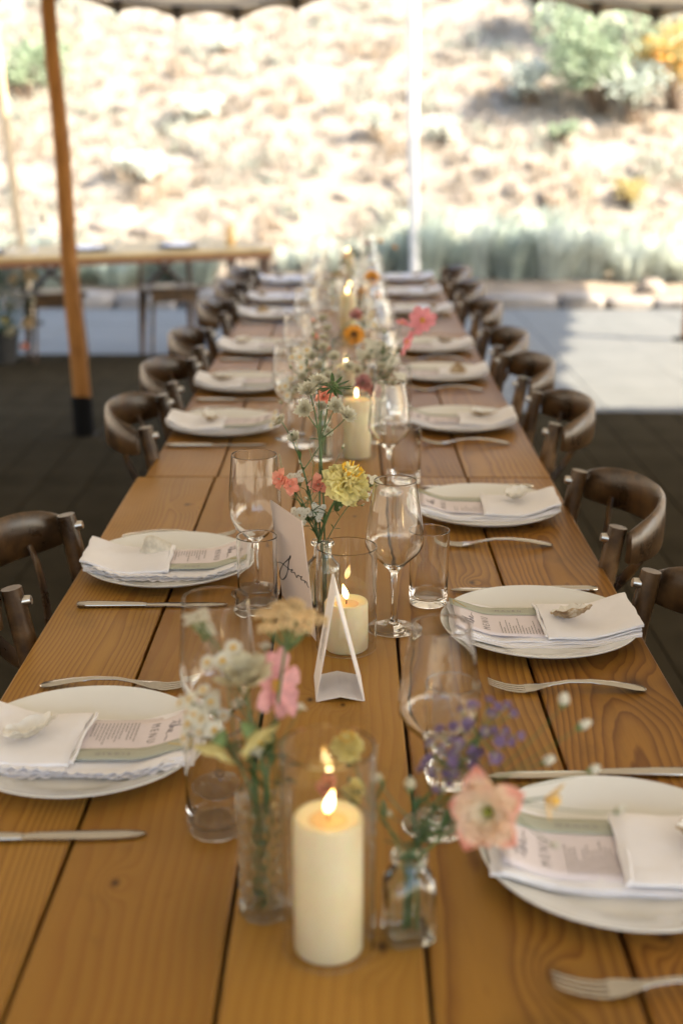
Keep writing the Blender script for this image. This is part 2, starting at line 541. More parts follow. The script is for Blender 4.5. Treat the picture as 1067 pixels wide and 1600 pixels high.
def paving_mat():
    t = NT('grey_paving_slab')
    v = t.coord(); oi = t.n('ObjectInfo')
    g = t.coord('Generated')
    big = t.noise(v, 2.5, 6, 0.6); fine = t.noise(v, 70, 4)
    c = t.ramp(big, [(0.3, (0.070, 0.069, 0.057)), (0.7, (0.105, 0.103, 0.088))])
    c = t.mix(t.math('MULTIPLY', oi.outputs['Random'], 0.2), c, (0.074, 0.072, 0.060))
    c = t.mix(t.math('MULTIPLY', fine, 0.3), c, (0.125, 0.122, 0.104))
    t.set(Base_Color=c, Roughness=0.62)
    t.bump(fine, 0.4, 0.001)
    return t.m
PAVING = paving_mat()
SHADE_BOARD = simple('shade_dark_board', (0.042, 0.034, 0.021), 0.85, 0.18, 5, bump=0.3, bscale=40, Specular_IOR_Level=0.0)  # near-black colour stands in for the deep shade under the tent
MORTAR = simple('paving_joint_sand', (0.085, 0.08, 0.07), 0.95, 0.25, 20, bump=0.6, bscale=90)
BOUNCE_GROUND = simple('pale_bounce_ground', (0.36, 0.31, 0.22), 0.95, 0.3, 0.6, bump=0.5, bscale=6, bdist=0.05)  # unseen ground made pale to bounce light and show in the glass
EARTH = simple('dry_earth', (0.17, 0.13, 0.085), 0.95, 0.3, 3, bump=0.8, bscale=12, bdist=0.03)
def hill_mat():
    t = NT('dry_grass_slope')
    v = t.coord()
    a = t.noise(v, 0.8, 7, 0.65); b = t.noise(v, 4.5, 5)
    c = t.ramp(a, [(0.25, (0.181, 0.156, 0.113)), (0.42, (0.197, 0.166, 0.123)), (0.55, (0.209, 0.176, 0.132)), (0.66, (0.190, 0.153, 0.111)), (0.8, (0.211, 0.178, 0.133))])
    c = t.mix(t.math('MULTIPLY', b, 0.45), c, (0.212, 0.180, 0.135))
    t.set(Base_Color=c, Roughness=0.95)
    t.bump(b, 0.35, 0.05)
    return t.m
HILL = hill_mat()
ROCK = simple('pale_field_stone', (0.220, 0.180, 0.137), 0.9, 0.15, 2.5, bump=0.4, bscale=14, bdist=0.02)
KERB = simple('kerb_sandstone', (0.20, 0.175, 0.145), 0.9, 0.25, 4, bump=0.6, bscale=30, bdist=0.008)
DRY = leafy('dry_grass_blade', (0.267, 0.224, 0.172), 0.45, 0.8, 0.25, 3)
SAGEBRUSH = leafy('grey_green_foliage', (0.40, 0.44, 0.36), 0.45, 0.7, 0.25, 6)
SAGEBRUSH2 = leafy('silver_green_foliage', (0.50, 0.53, 0.45), 0.45, 0.7, 0.2, 6)
BUSH = leafy('olive_bush_leaf', (0.24, 0.30, 0.18), 0.4, 0.6, 0.35, 4)
BUSH_DRY = leafy('golden_broom_leaf', (0.34, 0.26, 0.07), 0.3, 0.7, 0.25, 4)
BARK = simple('twig_bark', (0.12, 0.08, 0.05), 0.9, 0.3, 20)
POT = simple('dark_planter', (0.018, 0.017, 0.016), 0.6, 0.3, 30)
BLACK_PLATE = simple('black_stoneware', (0.014, 0.014, 0.015), 0.3, 0.2, 30)
TABLE_METAL = simple('dark_brown_table_frame', (0.055, 0.028, 0.014), 0.5, 0.25, 20)

def gp(px, py, z=0.0):
    """point of the horizontal plane z that shows at (px, py) of the photograph"""
    d = _R @ Vector(((px - 533.5) / 2000, -(py - 800) / 2000, -1))
    t = (z - 1.45) / d.z
    return Vector((d.x * t, d.y * t, z))

def interp(pts, x):
    if x <= pts[0][0]: return pts[0][1]
    for (a, b), (c, d) in zip(pts, pts[1:]):
        if x <= c:
            t = (x - a) / (c - a); t = t * t * (3 - 2 * t)
            return b + (d - b) * t
    return pts[-1][1]

# ================================================================== ground, paving, kerb, bed, hillside
m = MB(); m.poly([(-400, -400, -0.05), (400, -400, -0.05), (400, 400, -0.05), (-400, 400, -0.05)])
structure(m.build('ground', BOUNCE_GROUND, smooth=0))
pav = MB(); pav.box((-0.4, 3.0, -0.03), (13.2, 16.0, 0.02))
pav = structure(pav.build('paving', MORTAR, smooth=0))
SLAB = MB(); SLAB.bbox((0, 0, 0), (0.598, 0.898, 0.04), 0.0018)
slab_me = SLAB.mesh('paving_slab', PAVING, 30)
k = 0
for ix in range(16):
    for iy in range(11):
        X = -5.2 + 0.6 * ix + 0.3; Y = 1.1 + 0.9 * iy + 0.45
        o = link('paving_slab', slab_me, pav)
        o.location = (X, Y, -0.02 + random.uniform(-0.002, 0.0015))
        o.rotation_euler = (random.uniform(-0.002, 0.002), random.uniform(-0.002, 0.002), 0)
shade_deck = MB(); shade_deck.box((-2.3, 3.55, 0.004), (5.0, 9.9, 0.006)); shade_deck.box((3.3, 2.65, 0.004), (6.2, 8.1, 0.006))  # added dark floor, laid where the paving falls into shade
shade_deck = structure(shade_deck.build('added_shade_floor', SHADE_BOARD, smooth=0))
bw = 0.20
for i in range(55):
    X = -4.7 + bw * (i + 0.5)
    y1 = 8.5 if X < 0.1 else 6.68  # boards stop where the deep shade ends
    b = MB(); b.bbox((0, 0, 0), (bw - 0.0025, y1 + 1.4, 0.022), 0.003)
    o = b.build('shade_floor_board', SHADE_BOARD, shade_deck, 30); o.location = (X, (y1 - 1.4) / 2, 0.017 + random.uniform(-0.001, 0.001))
kerb = bpy.data.objects.new('kerb', None); COL.objects.link(kerb); structure(kerb)
x = -6.3
random.seed(11)
while x < 6.6:
    L = random.uniform(0.38, 0.75); h = random.uniform(0.06, 0.12)
    b = MB(); b.blob((0, 0, 0), (L / 2, 0.17, h), seed=x * 3, nu=14, nv=8, rough=0.22)
    b.v = [(max(-L * 0.46, min(L * 0.46, p[0] * 1.25)), max(-0.15, min(0.15, p[1] * 1.3)), max(-h * 0.8, min(h * 0.8, p[2] * 1.15))) for p in b.v]
    o = b.build('kerb_stone', KERB, kerb, 40)
    o.location = (x + L / 2, 11.2 + random.uniform(-0.05, 0.05), h * 0.62 - 0.04)
    o.rotation_euler = (0, 0, random.uniform(-0.2, 0.2))
    x += L * 0.95 + 0.02

def hz(x, y):
    t = max(0.0, y - 13.2); w = max(0.0, -9.5 - x)
    t = max(t, w) + 0.25 * min(t, w)
    s = min(1.0, t / 1.6)
    z = 0.16 + 0.47 * t * s
    if t > 30: z = 0.16 + 0.47 * 30 + (t - 30) * 0.05
    return z + (0.05 + 0.008 * t) * vnoise(x * 0.5, y * 0.55) * min(1, t) + 0.025 * vnoise(x * 1.7 + 3, y * 1.6)
bed = MB(); bed.sheet(lambda u, v: (-7 + 14 * u, 11.33 + 2.3 * v, 0.03 + 0.13 * v + 0.03 * vnoise((-7 + 14 * u) * 1.5, v * 4)), 60, 10)
structure(bed.build('planting_bed', EARTH, smooth=60))
hill = MB(); hill.sheet(lambda u, v: (-60 + 120 * u, 13.2 + 75 * v ** 2.0, hz(-60 + 120 * u, 13.2 + 75 * v ** 2.0) - 0.03), 150, 90)
structure(hill.build('hillside', HILL, smooth=60))
bounce_wing = MB(); bounce_wing.sheet(lambda u, v: (-9.5 - 55 * (1 - u) ** 2.0, -40 + 53.4 * v, hz(-9.5 - 55 * (1 - u) ** 2.0, -40 + 53.4 * v) - 0.05), 60, 70)  # unseen slope added to catch sun for glass streaks and chair highlights
structure(bounce_wing.build('light_bounce_slope', HILL, smooth=60))

# ================================================================== tent, unseen shade canopy and poles
ZF = [(-6, 2.05), (-2.6, 1.99), (-1.42, 2.06), (-1.09, 1.992), (-0.81, 1.965), (-0.535, 1.960), (-0.245, 2.005), (0.31, 2.21), (0.84, 2.036), (1.12, 1.982), (1.41, 1.960), (2.6, 1.98), (4.2, 2.02), (6.2, 2.0)]
def sm(t):
    t = max(0, min(1, t)); return t * t * (3 - 2 * t)
def za(x, y):
    zf = interp(ZF, x) + 0.05
    top = 3.15
    z = zf + (top - zf) * sm((6.4 - y) / 4.5) * (0.35 + 0.65 * sm((y + 3.3) / 3))
    e = min(x + 4.6, 6.2 - x)
    return 2.02 + (z - 2.02) * sm(0.12 + e / 3.0) if e < 2.6 else z
tentA = thing('tent_canopy', 'tan canvas tent roof with a scalloped edge over the long table', 'tent', (0, 0, 0))
c = MB(); c.sheet(lambda u, v: (-4.6 + 10.8 * u, -2.9 + 9.3 * v, za(-4.6 + 10.8 * u, -2.9 + 9.3 * v)), 80, 48)
c.build('roof_cloth', CANVAS_TAN, tentA, 180)
# hanging edge: small arcs between pointed tips
tips = [-1.09 + 0.2795 * k for k in range(-12, 27)]
for (a, b) in zip(tips, tips[1:]):
    if a < -4.5 or b > 6.15: continue
    v_ = MB()
    def fn(u, v, a=a, b=b):
        x = a + (b - a) * u
        top = za(x, 6.4)
        bot = interp(ZF, x) + 0.032 * (1 - (2 * u - 1) ** 2)
        return (x, 6.4 + 0.012 * v + 0.006 * sin(u * pi), top + (bot - top) * v)
    v_.sheet(fn, 10, 3)
    hem = [(fn(i / 10, 1.0)[0], fn(i / 10, 1.0)[1], fn(i / 10, 1.0)[2]) for i in range(11)]
    v_.tube(hem, 0.006, 5)
    v_.build('scallop', CANVAS_HEM, tentA, 180)
for a in tips:
    if a < -4.5 or a > 6.15: continue
    t_ = MB(); z = interp(ZF, a)
    t_.poly([(a - 0.028, 6.395, z + 0.05), (a - 0.006, 6.395, z - 0.016), (a + 0.006, 6.395, z - 0.016), (a + 0.028, 6.395, z + 0.05)][::-1])
    o = t_; o.v = o.v + [(p[0], 6.428, p[2]) for p in o.v]
    o.f = [(0, 1, 2, 3), (7, 6, 5, 4), (0, 4, 5, 1), (1, 5, 6, 2), (2, 6, 7, 3), (3, 7, 4, 0)]; o.mi = [0] * 6
    o.build('edge_tab', TAB, tentA, 0)

shadeB = thing('unseen_shade_canopy', 'unseen pale canvas roof shaped to shade the ground beyond the long table', 'tent', (0, 0, 0))  # added above the frame, edges fitted to the ground shade wanted
RB = [(5.7, 5.95), (5.85, 6.16), (7.23, 6.34), (8.47, 6.6), (9.27, 6.75), (11.7, 7.2)]
def xb(y):
    for (a, b), (cc, d) in zip(RB, RB[1:]):
        if y <= cc: return b + (d - b) * (y - a) / (cc - a)
    return RB[-1][1]
def fB(u, v):
    y = 5.7 + 5.95 * v
    xr = xb(y) - 0.10 * abs(sin(pi * (y - 5.7) / 0.72))
    x = 0.5 + (xr - 0.5) * u
    z = 4.2 + 0.35 * sin(pi * u) ** 0.8 * sin(pi * v) ** 0.8
    if x < 3.75: y -= 0.55 * sm((3.75 - x) / 1.2) * v * v
    if v > 0.9: y -= 0.10 * abs(sin(pi * (x - 0.5) / 0.72)) * (v - 0.9) * 10
    return (x, y, z)
c = MB(); c.sheet(fB, 90, 80)
c.build('roof_cloth', CANVAS_SHADE, shadeB, 180)  # cloth of the added unseen shade canopy

def pole(name, label, base, top, r0, r1, mat, sleeve=None, plate=0.0, rope=False):
    t = thing(name, label, 'tent pole', base)
    d = Vector(top) - Vector(base)
    s = MB(); n = 10
    path = [d * (i / n) + Vector((0.006 * sin(i * 1.3), 0.004 * cos(i * 1.7), 0)) * (1 if 0 < i < n else 0) for i in range(n + 1)]
    s.tube(path, [r0 + (r1 - r0) * i / n for i in range(n + 1)], 14)
    s.build('shaft', mat, t, 60)
    if sleeve:
        q = d.normalized()
        b = MB(); b.tube([q * -0.004, q * sleeve, q * (sleeve + 0.008)], [r0 + 0.006, r0 + 0.005, r0 + 0.001], 16)
        b.build('foot_sleeve', BLACK_STEEL, t, 40)
    if plate:
        b = MB(); b.lathe([(0, 0.012), (plate * 0.9, 0.012), (plate, 0.006), (plate, 0.0), (0, 0.0)], 24); b.build('base_plate', BLACK_STEEL, t, 30)
    if rope:
        b = MB(); b.tube([(0.10 + 0.10 * cos(a * 0.5) * (0.5 + 0.1 * sin(a)), 0.03 + 0.10 * sin(a * 0.5), 0.02 + 0.01 * sin(a * 2.1)) for a in range(0, 26)], 0.007, 6)
        b.build('guy_rope', simple('dark_rope', (0.06, 0.05, 0.04), 0.9), t, 60)
    return t
pole('tent_pole', 'leaning brown varnished tent pole with a black foot beside the left chairs', gp(133, 688), at(72, -60, 6.38), 0.044, 0.034, POLE, 0.21, 0.13, True)
pole('tent_pole', 'thin pale tent pole leaning behind the far left table', gp(50, 506), at(-34, -150, 9.95), 0.034, 0.030, POLE_PALE, None, 0.10)
pole('tent_pole', 'upright pale tent pole standing in the bed beyond the table end', Vector((0.610, 12.25, 0.05)), at(642, -260, 12.3), 0.048, 0.046, POLE_WHITE)
pole('tent_pole', 'brown tent pole standing in the sunlit paving at the right', gp(1073, 531), at(1130, -200, 9.5), 0.045, 0.038, POLE, None, 0.11)

# ================================================================== long table: three tables end to end
random.seed(5)
def plank_mesh(w, L, th, mat, bend=0.0):
    b = MB()
    nx, ny = 4, 16
    e = 0.0022
    def prof(u):   # cross section with eased edges
        return u
    xs = [-w / 2, -w / 2 + e, 0, w / 2 - e, w / 2]
    zs = [-e * 0.9, 0, 0.0004, 0, -e * 0.9]
    ys = [-L / 2 + L * j / ny for j in range(ny + 1)]
    vs = []; fs = []
    for y in ys:
        wob = 0.0006 * sin(y * 9 + w * 100)
        for x, z in zip(xs, zs): vs.append((x + wob, y, z))
        vs.append((w / 2 + wob, y, -th)); vs.append((-w / 2 + wob, y, -th))
    for j in range(ny):
        for i in range(7):
            i2 = (i + 1) % 7
            fs.append((j * 7 + i, j * 7 + i2, j * 7 + 7 + i2, j * 7 + 7 + i))
    fs.append(tuple(range(6, -1, -1))); fs.append(tuple(range(ny * 7, ny * 7 + 7)))
    b.add(vs, fs)
    return b.mesh('plank', mat, 30)
SEAMS = [-0.449, -0.282, -0.107, 0.0715, 0.2505, 0.424]
ORDER = [[0, 1, 2, 3, 4], [1, 0, 2, 4, 3], [2, 1, 0, 3, 1]]
TLAB = ['nearest plank dining table, set with the table number card', 'middle plank dining table of the long row', 'farthest plank dining table, at the end of the long row']
for ti, (y0, y1) in enumerate([(0.60, 2.617), (2.623, 4.617), (4.623, 6.62)]):
    off = 0.0 if ti == 0 else 0.004
    t = thing('dining_table', TLAB[ti], 'table', (0, (y0 + y1) / 2, 0), 0, 'plank tables joined end to end')
    L = y1 - y0
    sm_ = SEAMS if ti == 0 else [-0.433] + [q + random.uniform(-0.004, 0.004) for q in SEAMS[1:5]] + [0.426]
    for i in range(5):
        a, b = sm_[i], sm_[i + 1]
        g = 0.0045 if i < 4 else 0
        o = link('plank', plank_mesh(b - a - g, L - (random.uniform(0.0, 0.004)), 0.038, WOOD[ORDER[ti][i]]), t)
        o.location = ((a + b - g) / 2, 0, 0.75 + random.uniform(-0.0006, 0.0006))
    for s in (-1, 1):
        f = MB(); f.box((-0.01, s * (L / 2 - 0.28), 0.75 - 0.038 - 0.03), (0.74, 0.06, 0.055)); f.build('batten', TABLE_METAL, t, 0)
        for sx in (-1, 1):
            q = MB(); q.tube([(sx * 0.30 - 0.01, s * (L / 2 - 0.28), 0.655), (sx * 0.35 - 0.01, s * (L / 2 - 0.28), 0.0)], [0.03, 0.027], 4)
            q.build('leg', TABLE_METAL, t, 30)
        f = MB(); f.box((-0.01, s * (L / 2 - 0.28), 0.25), (0.6, 0.03, 0.05)); f.build('brace', TABLE_METAL, t, 0)

# ================================================================== chairs (front towards local +x)
def rear_post(s, lean=0.0):
    y = s * 0.185
    pts = [(-0.245, y * 1.04, 0.0), (-0.215, y, 0.25), (-0.20, y, 0.45), (-0.212, y, 0.62), (-0.236, y, 0.76), (-0.247, y, 0.820)]
    m = MB(); m.tube(pts, [0.012, 0.015, 0.019, 0.018, 0.0165, 0.0155], 10, flat=(1.0, 0.92), up=(1, 0, 0))
    return m
def make_chair(label):
    t = thing('bentwood_chair', label, 'chair', (0, 0, 0), 0, 'bentwood chairs drawn up to the long table')
    s = MB()
    rings = []
    n = 28
    def sup(a, k):
        ca, sa = cos(a), sin(a)
        q = (abs(ca) ** 3.2 + abs(sa) ** 3.2) ** (-1 / 3.2)
        x = 0.205 * q * ca * k; y = 0.205 * q * sa * k * (1.0 + 0.06 * ca)
        return x, y
    vs, fs = [], []
    for (k_, z) in ((0.92, 0.432), (1.0, 0.438), (1.0, 0.456), (0.96, 0.463), (0.86, 0.460), (0.4, 0.453)):
        for i in range(n):
            x, y = sup(2 * pi * i / n, k_); vs.append((x, y, z))
    for r in range(5):
        for i in range(n):
            j = (i + 1) % n; fs.append((r * n + i, r * n + j, r * n + n + j, r * n + n + i))
    fs.append(tuple(range(n - 1, -1, -1))); fs.append(tuple(range(5 * n, 6 * n)))
    s.add(vs, fs); s.build('seat', CHAIR, t, 50)
    for sg in (-1, 1):
        rear_post(sg).build('back_post', CHAIR, t, 60)
        b = MB(); b.tube([(-0.232, sg * 0.185, 0.80), (-0.219, sg * 0.185, 0.8025)], [0.0085, 0.007], 10); b.build('bolt', BOLT, t, 40)
        l = MB(); l.tube([(0.155, sg * 0.155, 0.44), (0.175, sg * 0.170, 0.22), (0.19, sg * 0.182, 0.0)], [0.019, 0.017, 0.012], 10); l.build('leg', CHAIR, t, 60)
        st = MB(); st.tube([(-0.222, sg * 0.185, 0.22), (0.174, sg * 0.170, 0.21)], 0.010, 8); st.build('stretcher', CHAIR, t, 60)
        # curved cross splat, from under the rail to the other side of the seat
        x_ = MB()
        pts = []
        for i in range(13):
            u = i / 12
            pts.append((-0.305 + 0.10 * u + 0.012 * sg * sin(pi * u), sg * (0.155 - 0.31 * sm(u) * 1.0), 0.775 - 0.325 * u))
        x_.tube(pts, 0.0125, 8, flat=(0.32, 1.25), up=(1, 0, 0)); x_.build('cross_splat', CHAIR, t, 60)
    for (x0, z0) in ((-0.222, 0.19), (0.173, 0.24)):
        st = MB(); st.tube([(x0, -0.18, z0), (x0, 0.18, z0)], 0.010, 8); st.build('stretcher', CHAIR, t, 60)
    # bent top rail: a deep curved board
    r = MB(); n = 24
    vs, fs = [], []
    th = 0.0062
    sec = [(-th, -0.038), (-th * 1.3, 0), (-th, 0.036), (0, 0.041), (th, 0.036), (th * 0.7, 0), (th, -0.038), (0, -0.042)]
    for i in range(n + 1):
        w = 2 * i / n - 1
        a = w * 1.12
        px_ = -0.262 - 0.118 * (cos(a) - cos(1.12)) / (1 - cos(1.12)) * 0.78; py_ = 0.203 * sin(a) / sin(1.12)
        tx, ty = 0.118 * 0.78 / (1 - cos(1.12)) * sin(a), 0.203 / sin(1.12) * cos(a)
        l_ = sqrt(tx * tx + ty * ty); nx_, ny_ = ty / l_, -tx / l_
        k_ = 1.0 - 0.35 * abs(w) ** 6
        for (q, h) in sec:
            vs.append((px_ + nx_ * q, py_ + ny_ * q, 0.788 + 0.012 * (1 - w * w) + h * k_))
    for i in range(n):
        for j in range(8):
            j2 = (j + 1) % 8; fs.append((i * 8 + j, i * 8 + 8 + j, i * 8 + 8 + j2, i * 8 + j2))
    fs.append(tuple(range(8))); fs.append(tuple(range(n * 8 + 7, n * 8 - 1, -1)))
    r.add(vs, fs); r.build('top_rail', CHAIR, t, 70)
    return t
RC = [(0.215, 1.62, 0.05), (0.20, 2.225, 0.0), (0.222, 3.02, -0.03), (0.215, 3.58, 0.02), (0.21, 4.10, 0.0), (0.215, 4.87, 0.03), (0.215, 5.52, 0.0), (0.215, 6.15, -0.02)]
LC = [(-0.24, 1.92, 0.0), (-0.215, 2.98, 0.04), (-0.215, 3.50, -0.02), (-0.22, 4.10, 0.03), (-0.215, 4.86, 0.0), (-0.215, 5.50, 0.0), (-0.215, 6.12, 0.0)]
first = None
for side, rows, rz in (('right', RC, pi), ('left', LC, 0.0)):
    for i, (x, y, a) in enumerate(rows):
        last = i == len(rows) - 1
        lab = f"{'farthest' if last else ORD[i]} dark bentwood chair along the {side} side of the long table"
        if first is None:
            first = make_chair(lab); first.location = (x, y, 0); first.rotation_euler = (0, 0, rz + a)
        else:
            dup(first, lab, (x, y, 0), rz + a)
# two more seats nearer than the picture reaches

# ================================================================== place settings
TZ = 0.7505
def text_mesh(body, size, mat, name, spacing=1.0):
    cu = bpy.data.curves.new(name, 'FONT')
    cu.body = body; cu.size = size; cu.space_character = spacing
    cu.align_x = 'CENTER'; cu.align_y = 'CENTER'
    cu.extrude = 0.00006
    cu.resolution_u = 2
    tmp = bpy.data.objects.new(name, cu)
    COL.objects.link(tmp)
    dg = bpy.context.evaluated_depsgraph_get()
    me = bpy.data.meshes.new_from_object(tmp.evaluated_get(dg))
    bpy.data.objects.remove(tmp)
    me.name = name
    me.materials.clear(); me.materials.append(mat)
    return me

pl = MB()
pl.lathe([(0, 0.004), (0.05, 0.0042), (0.088, 0.0045), (0.098, 0.0060), (0.112, 0.0115), (0.130, 0.0175), (0.1405, 0.0212), (0.1425, 0.0222), (0.1437, 0.0216), (0.1432, 0.0200),
          (0.131, 0.0140), (0.112, 0.0075), (0.100, 0.0030), (0.092, 0.0008), (0.088, 0.0), (0.080, 0.0), (0.077, 0.0012), (0.0, 0.0015)], 72)
PLATE_ME = pl.mesh('plate', PORCELAIN, 50)

# fork and knife, lying along y, tip to +y
fk = MB()
ys = [-0.102, -0.098, -0.085, -0.06, -0.03, 0.0, 0.022, 0.036, 0.046, 0.056]
zs = [0.0035, 0.004, 0.0062, 0.0105, 0.0138, 0.0132, 0.0095, 0.0058, 0.0036, 0.0026]
ws = [0.004, 0.0085, 0.0105, 0.0085, 0.0055, 0.0038, 0.0045, 0.0085, 0.0118, 0.0125]
hs = [0.001, 0.0018, 0.0022, 0.0022, 0.0020, 0.0020, 0.0017, 0.0014, 0.0012, 0.0011]
vs, fs = [], []
for y, z, w, h in zip(ys, zs, ws, hs):
    for k in range(10):
        a = 2 * pi * k / 10
        ca, sa = cos(a), sin(a)
        vs.append((w * (abs(ca) ** 0.8) * (1 if ca >= 0 else -1), y, z + h * sa + (0.0015 * (w / 0.0125) * ca * ca if y > 0.03 else 0)))
for i in range(len(ys) - 1):
    for k in range(10):
        j = (k + 1) % 10
        fs.append((i * 10 + j, i * 10 + k, i * 10 + 10 + k, i * 10 + 10 + j))
fs.append(tuple(range(10))); fs.append(tuple(range(len(ys) * 10 - 1, len(ys) * 10 - 11, -1)))
fk.add(vs, fs)
FORK_HANDLE = fk.mesh('handle', STEEL, 70)
tn = MB()
for q in (-1.5, -0.5, 0.5, 1.5):
    x0 = q * 0.0066
    tn.tube([(x0, 0.0545, 0.0030), (x0 * 1.0, 0.066, 0.0030), (x0 * 0.97, 0.080, 0.0052), (x0 * 0.95, 0.094, 0.0095), (x0 * 0.94, 0.104, 0.0140)],
            [0.0019, 0.0017, 0.0016, 0.0014, 0.0008], 6, flat=(0.75, 1.05), up=(0, 0, 1))
FORK_TINES = tn.mesh('tines', STEEL, 60)
kh = MB()
ys = [-0.118, -0.116, -0.10, -0.07, -0.04, -0.018, -0.010]
ws = [0.004, 0.0075, 0.0088, 0.0080, 0.0068, 0.0062, 0.0055]
hs = [0.0016, 0.0035, 0.0044, 0.0044, 0.0040, 0.0036, 0.0026]
vs, fs = [], []
for y, w, h in zip(ys, ws, hs):
    for k in range(12):
        a = 2 * pi * k / 12
        vs.append((w * cos(a), y, 0.0046 + h * sin(a)))
for i in range(len(ys) - 1):
    for k in range(12):
        j = (k + 1) % 12
        fs.append((i * 12 + j, i * 12 + k, i * 12 + 12 + k, i * 12 + 12 + j))
fs.append(tuple(range(12))); fs.append(tuple(range(len(ys) * 12 - 1, len(ys) * 12 - 13, -1)))
kh.add(vs, fs)
KNIFE_HANDLE = kh.mesh('handle', STEEL, 60)
kb = MB()
out = [(0.004, -0.012), (0.0042, 0.02), (0.0045, 0.06), (0.003, 0.09), (-0.001, 0.108), (-0.006, 0.116), (-0.0095, 0.112), (-0.0118, 0.098), (-0.0122, 0.07), (-0.0112, 0.03), (-0.009, 0.004), (-0.005, -0.010)]
n = len(out)
vs = [(x, y, 0.0056) for x, y in out] + [(x, y, 0.0034) for x, y in out] + [(x * 0.8 - 0.0008, y * 0.985 + 0.0004, 0.0062) for x, y in out]
fs = [tuple(range(2 * n, 3 * n))] + [tuple(range(2 * n - 1, n - 1, -1))]
for i in range(n):
    j = (i + 1) % n
    fs += [(i, n + i, n + j, j), (2 * n + i, i, j, 2 * n + j)]
kb.add(vs, fs)
kb.v = [(p[0], p[1], p[2] - 0.0012) for p in kb.v]
KNIFE_BLADE = kb.mesh('blade', STEEL, 30)

def support(y, x=0):
    r = sqrt(y * y + x * x * 0.5)
    return 0.0062 + 0.0185 * sm((r - 0.07) / 0.075)
def layer(b, x0, x1, y0, y1, zf, th, seed, nx=12, ny=22, wob=0.0015, scal=None):
    """one thickness of folded cloth; zf(x, y) its underside"""
    def fn(u, v):
        x = x0 + (x1 - x0) * u; y = y0 + (y1 - y0) * v
        e = wob * vnoise(y * 60 + seed, x * 30)
        if u in (0, 1): x += e
        if v in (0, 1): y += wob * vnoise(x * 60 + seed * 2, 1)
        if scal and u == 1: x += scal * (0.5 + 0.5 * abs(sin(y * 210 + seed)))
        d = min(u, 1 - u) * (x1 - x0); d2 = min(v, 1 - v) * (y1 - y0)
        k = min(1, d / 0.004 + 0.35) * min(1, d2 / 0.004 + 0.35)
        return (x, y, zf(x, y) + th * k + 0.0016 * vnoise(x * 22 + seed, y * 18 + seed * 0.7))
    b.sheet(fn, nx, ny, th * 0.9)
def make_napkin(seed, lace):
    """napkin parts, a pocket towards the diner"""
    rnd = random.Random(seed)
    parts = []
    xw = 0.067
    body = MB()
    for k in range(3):
        dx = rnd.uniform(-0.004, 0.004); dy = rnd.uniform(-0.004, 0.004)
        layer(body, -xw + dx, xw + dx - 0.002 * k, -0.128 + dy, 0.136 + dy - 0.004 * k, lambda x, y, k=k: support(y, x) + 0.0028 * k, 0.0026, seed + k * 3.1)
    parts.append(('folded_cloth', body.mesh('folded_cloth', LINEN, 60)))
    pk = MB()
    lift = lambda x, y: support(y, x) + 0.0112 + 0.0050 * sm((y + 0.06) / 0.065) * (0.4 + 0.6 * sm((0.067 - abs(x)) / 0.045)) + 0.004 * sm((-y - 0.1) / 0.05)
    layer(pk, -xw + 0.001, xw - 0.002, -0.132, 0.006 + rnd.uniform(-0.006, 0.008), lift, 0.0036, seed + 17, 14, 18, 0.0012)
    # rolled edge of the pocket
    ye = 0.0045
    pk.tube([(x, ye + 0.0012 * sin(x * 70 + seed), lift(x, ye) + 0.0012 + 0.0012 * vnoise(x * 22 + seed + 17, ye * 18)) for x in [-xw + 0.003 + (2 * xw - 0.007) * i / 12 for i in range(13)]], 0.0022, 6)
    parts.append(('pocket', pk.mesh('pocket', LINEN, 60)))
    if lace:
        lc = MB()
        for k in range(4):
            z0 = 0.0018 + 0.0028 * k
            ph = seed * 2 + k * 1.3
            y0, y1 = -0.122 + 0.004 * k, (0.128 - 0.006 * k if k < 3 else 0.0)
            n_ = 84 if k < 3 else 46
            def fn(u, v, z0=z0, ph=ph, y0=y0, y1=y1, n_=n_):
                y = y0 + (y1 - y0) * u
                w = sin(u * n_ * 0.95 + ph)
                sc = abs(sin(y * 230 + ph))
                return (xw - 0.006 + (0.011 + 0.0045 * sc) * v + 0.002 * sin(y * 40 + ph), y, support(y, xw) + z0 + 0.0009 * w * v + 0.0014 * sin(y * 33 + ph * 2) * v)
            lc.sheet(fn, n_ * 2, 3, 0.0009)
        parts.append(('lace_edge', lc.mesh('lace_edge', LINEN, 50)))
    return parts

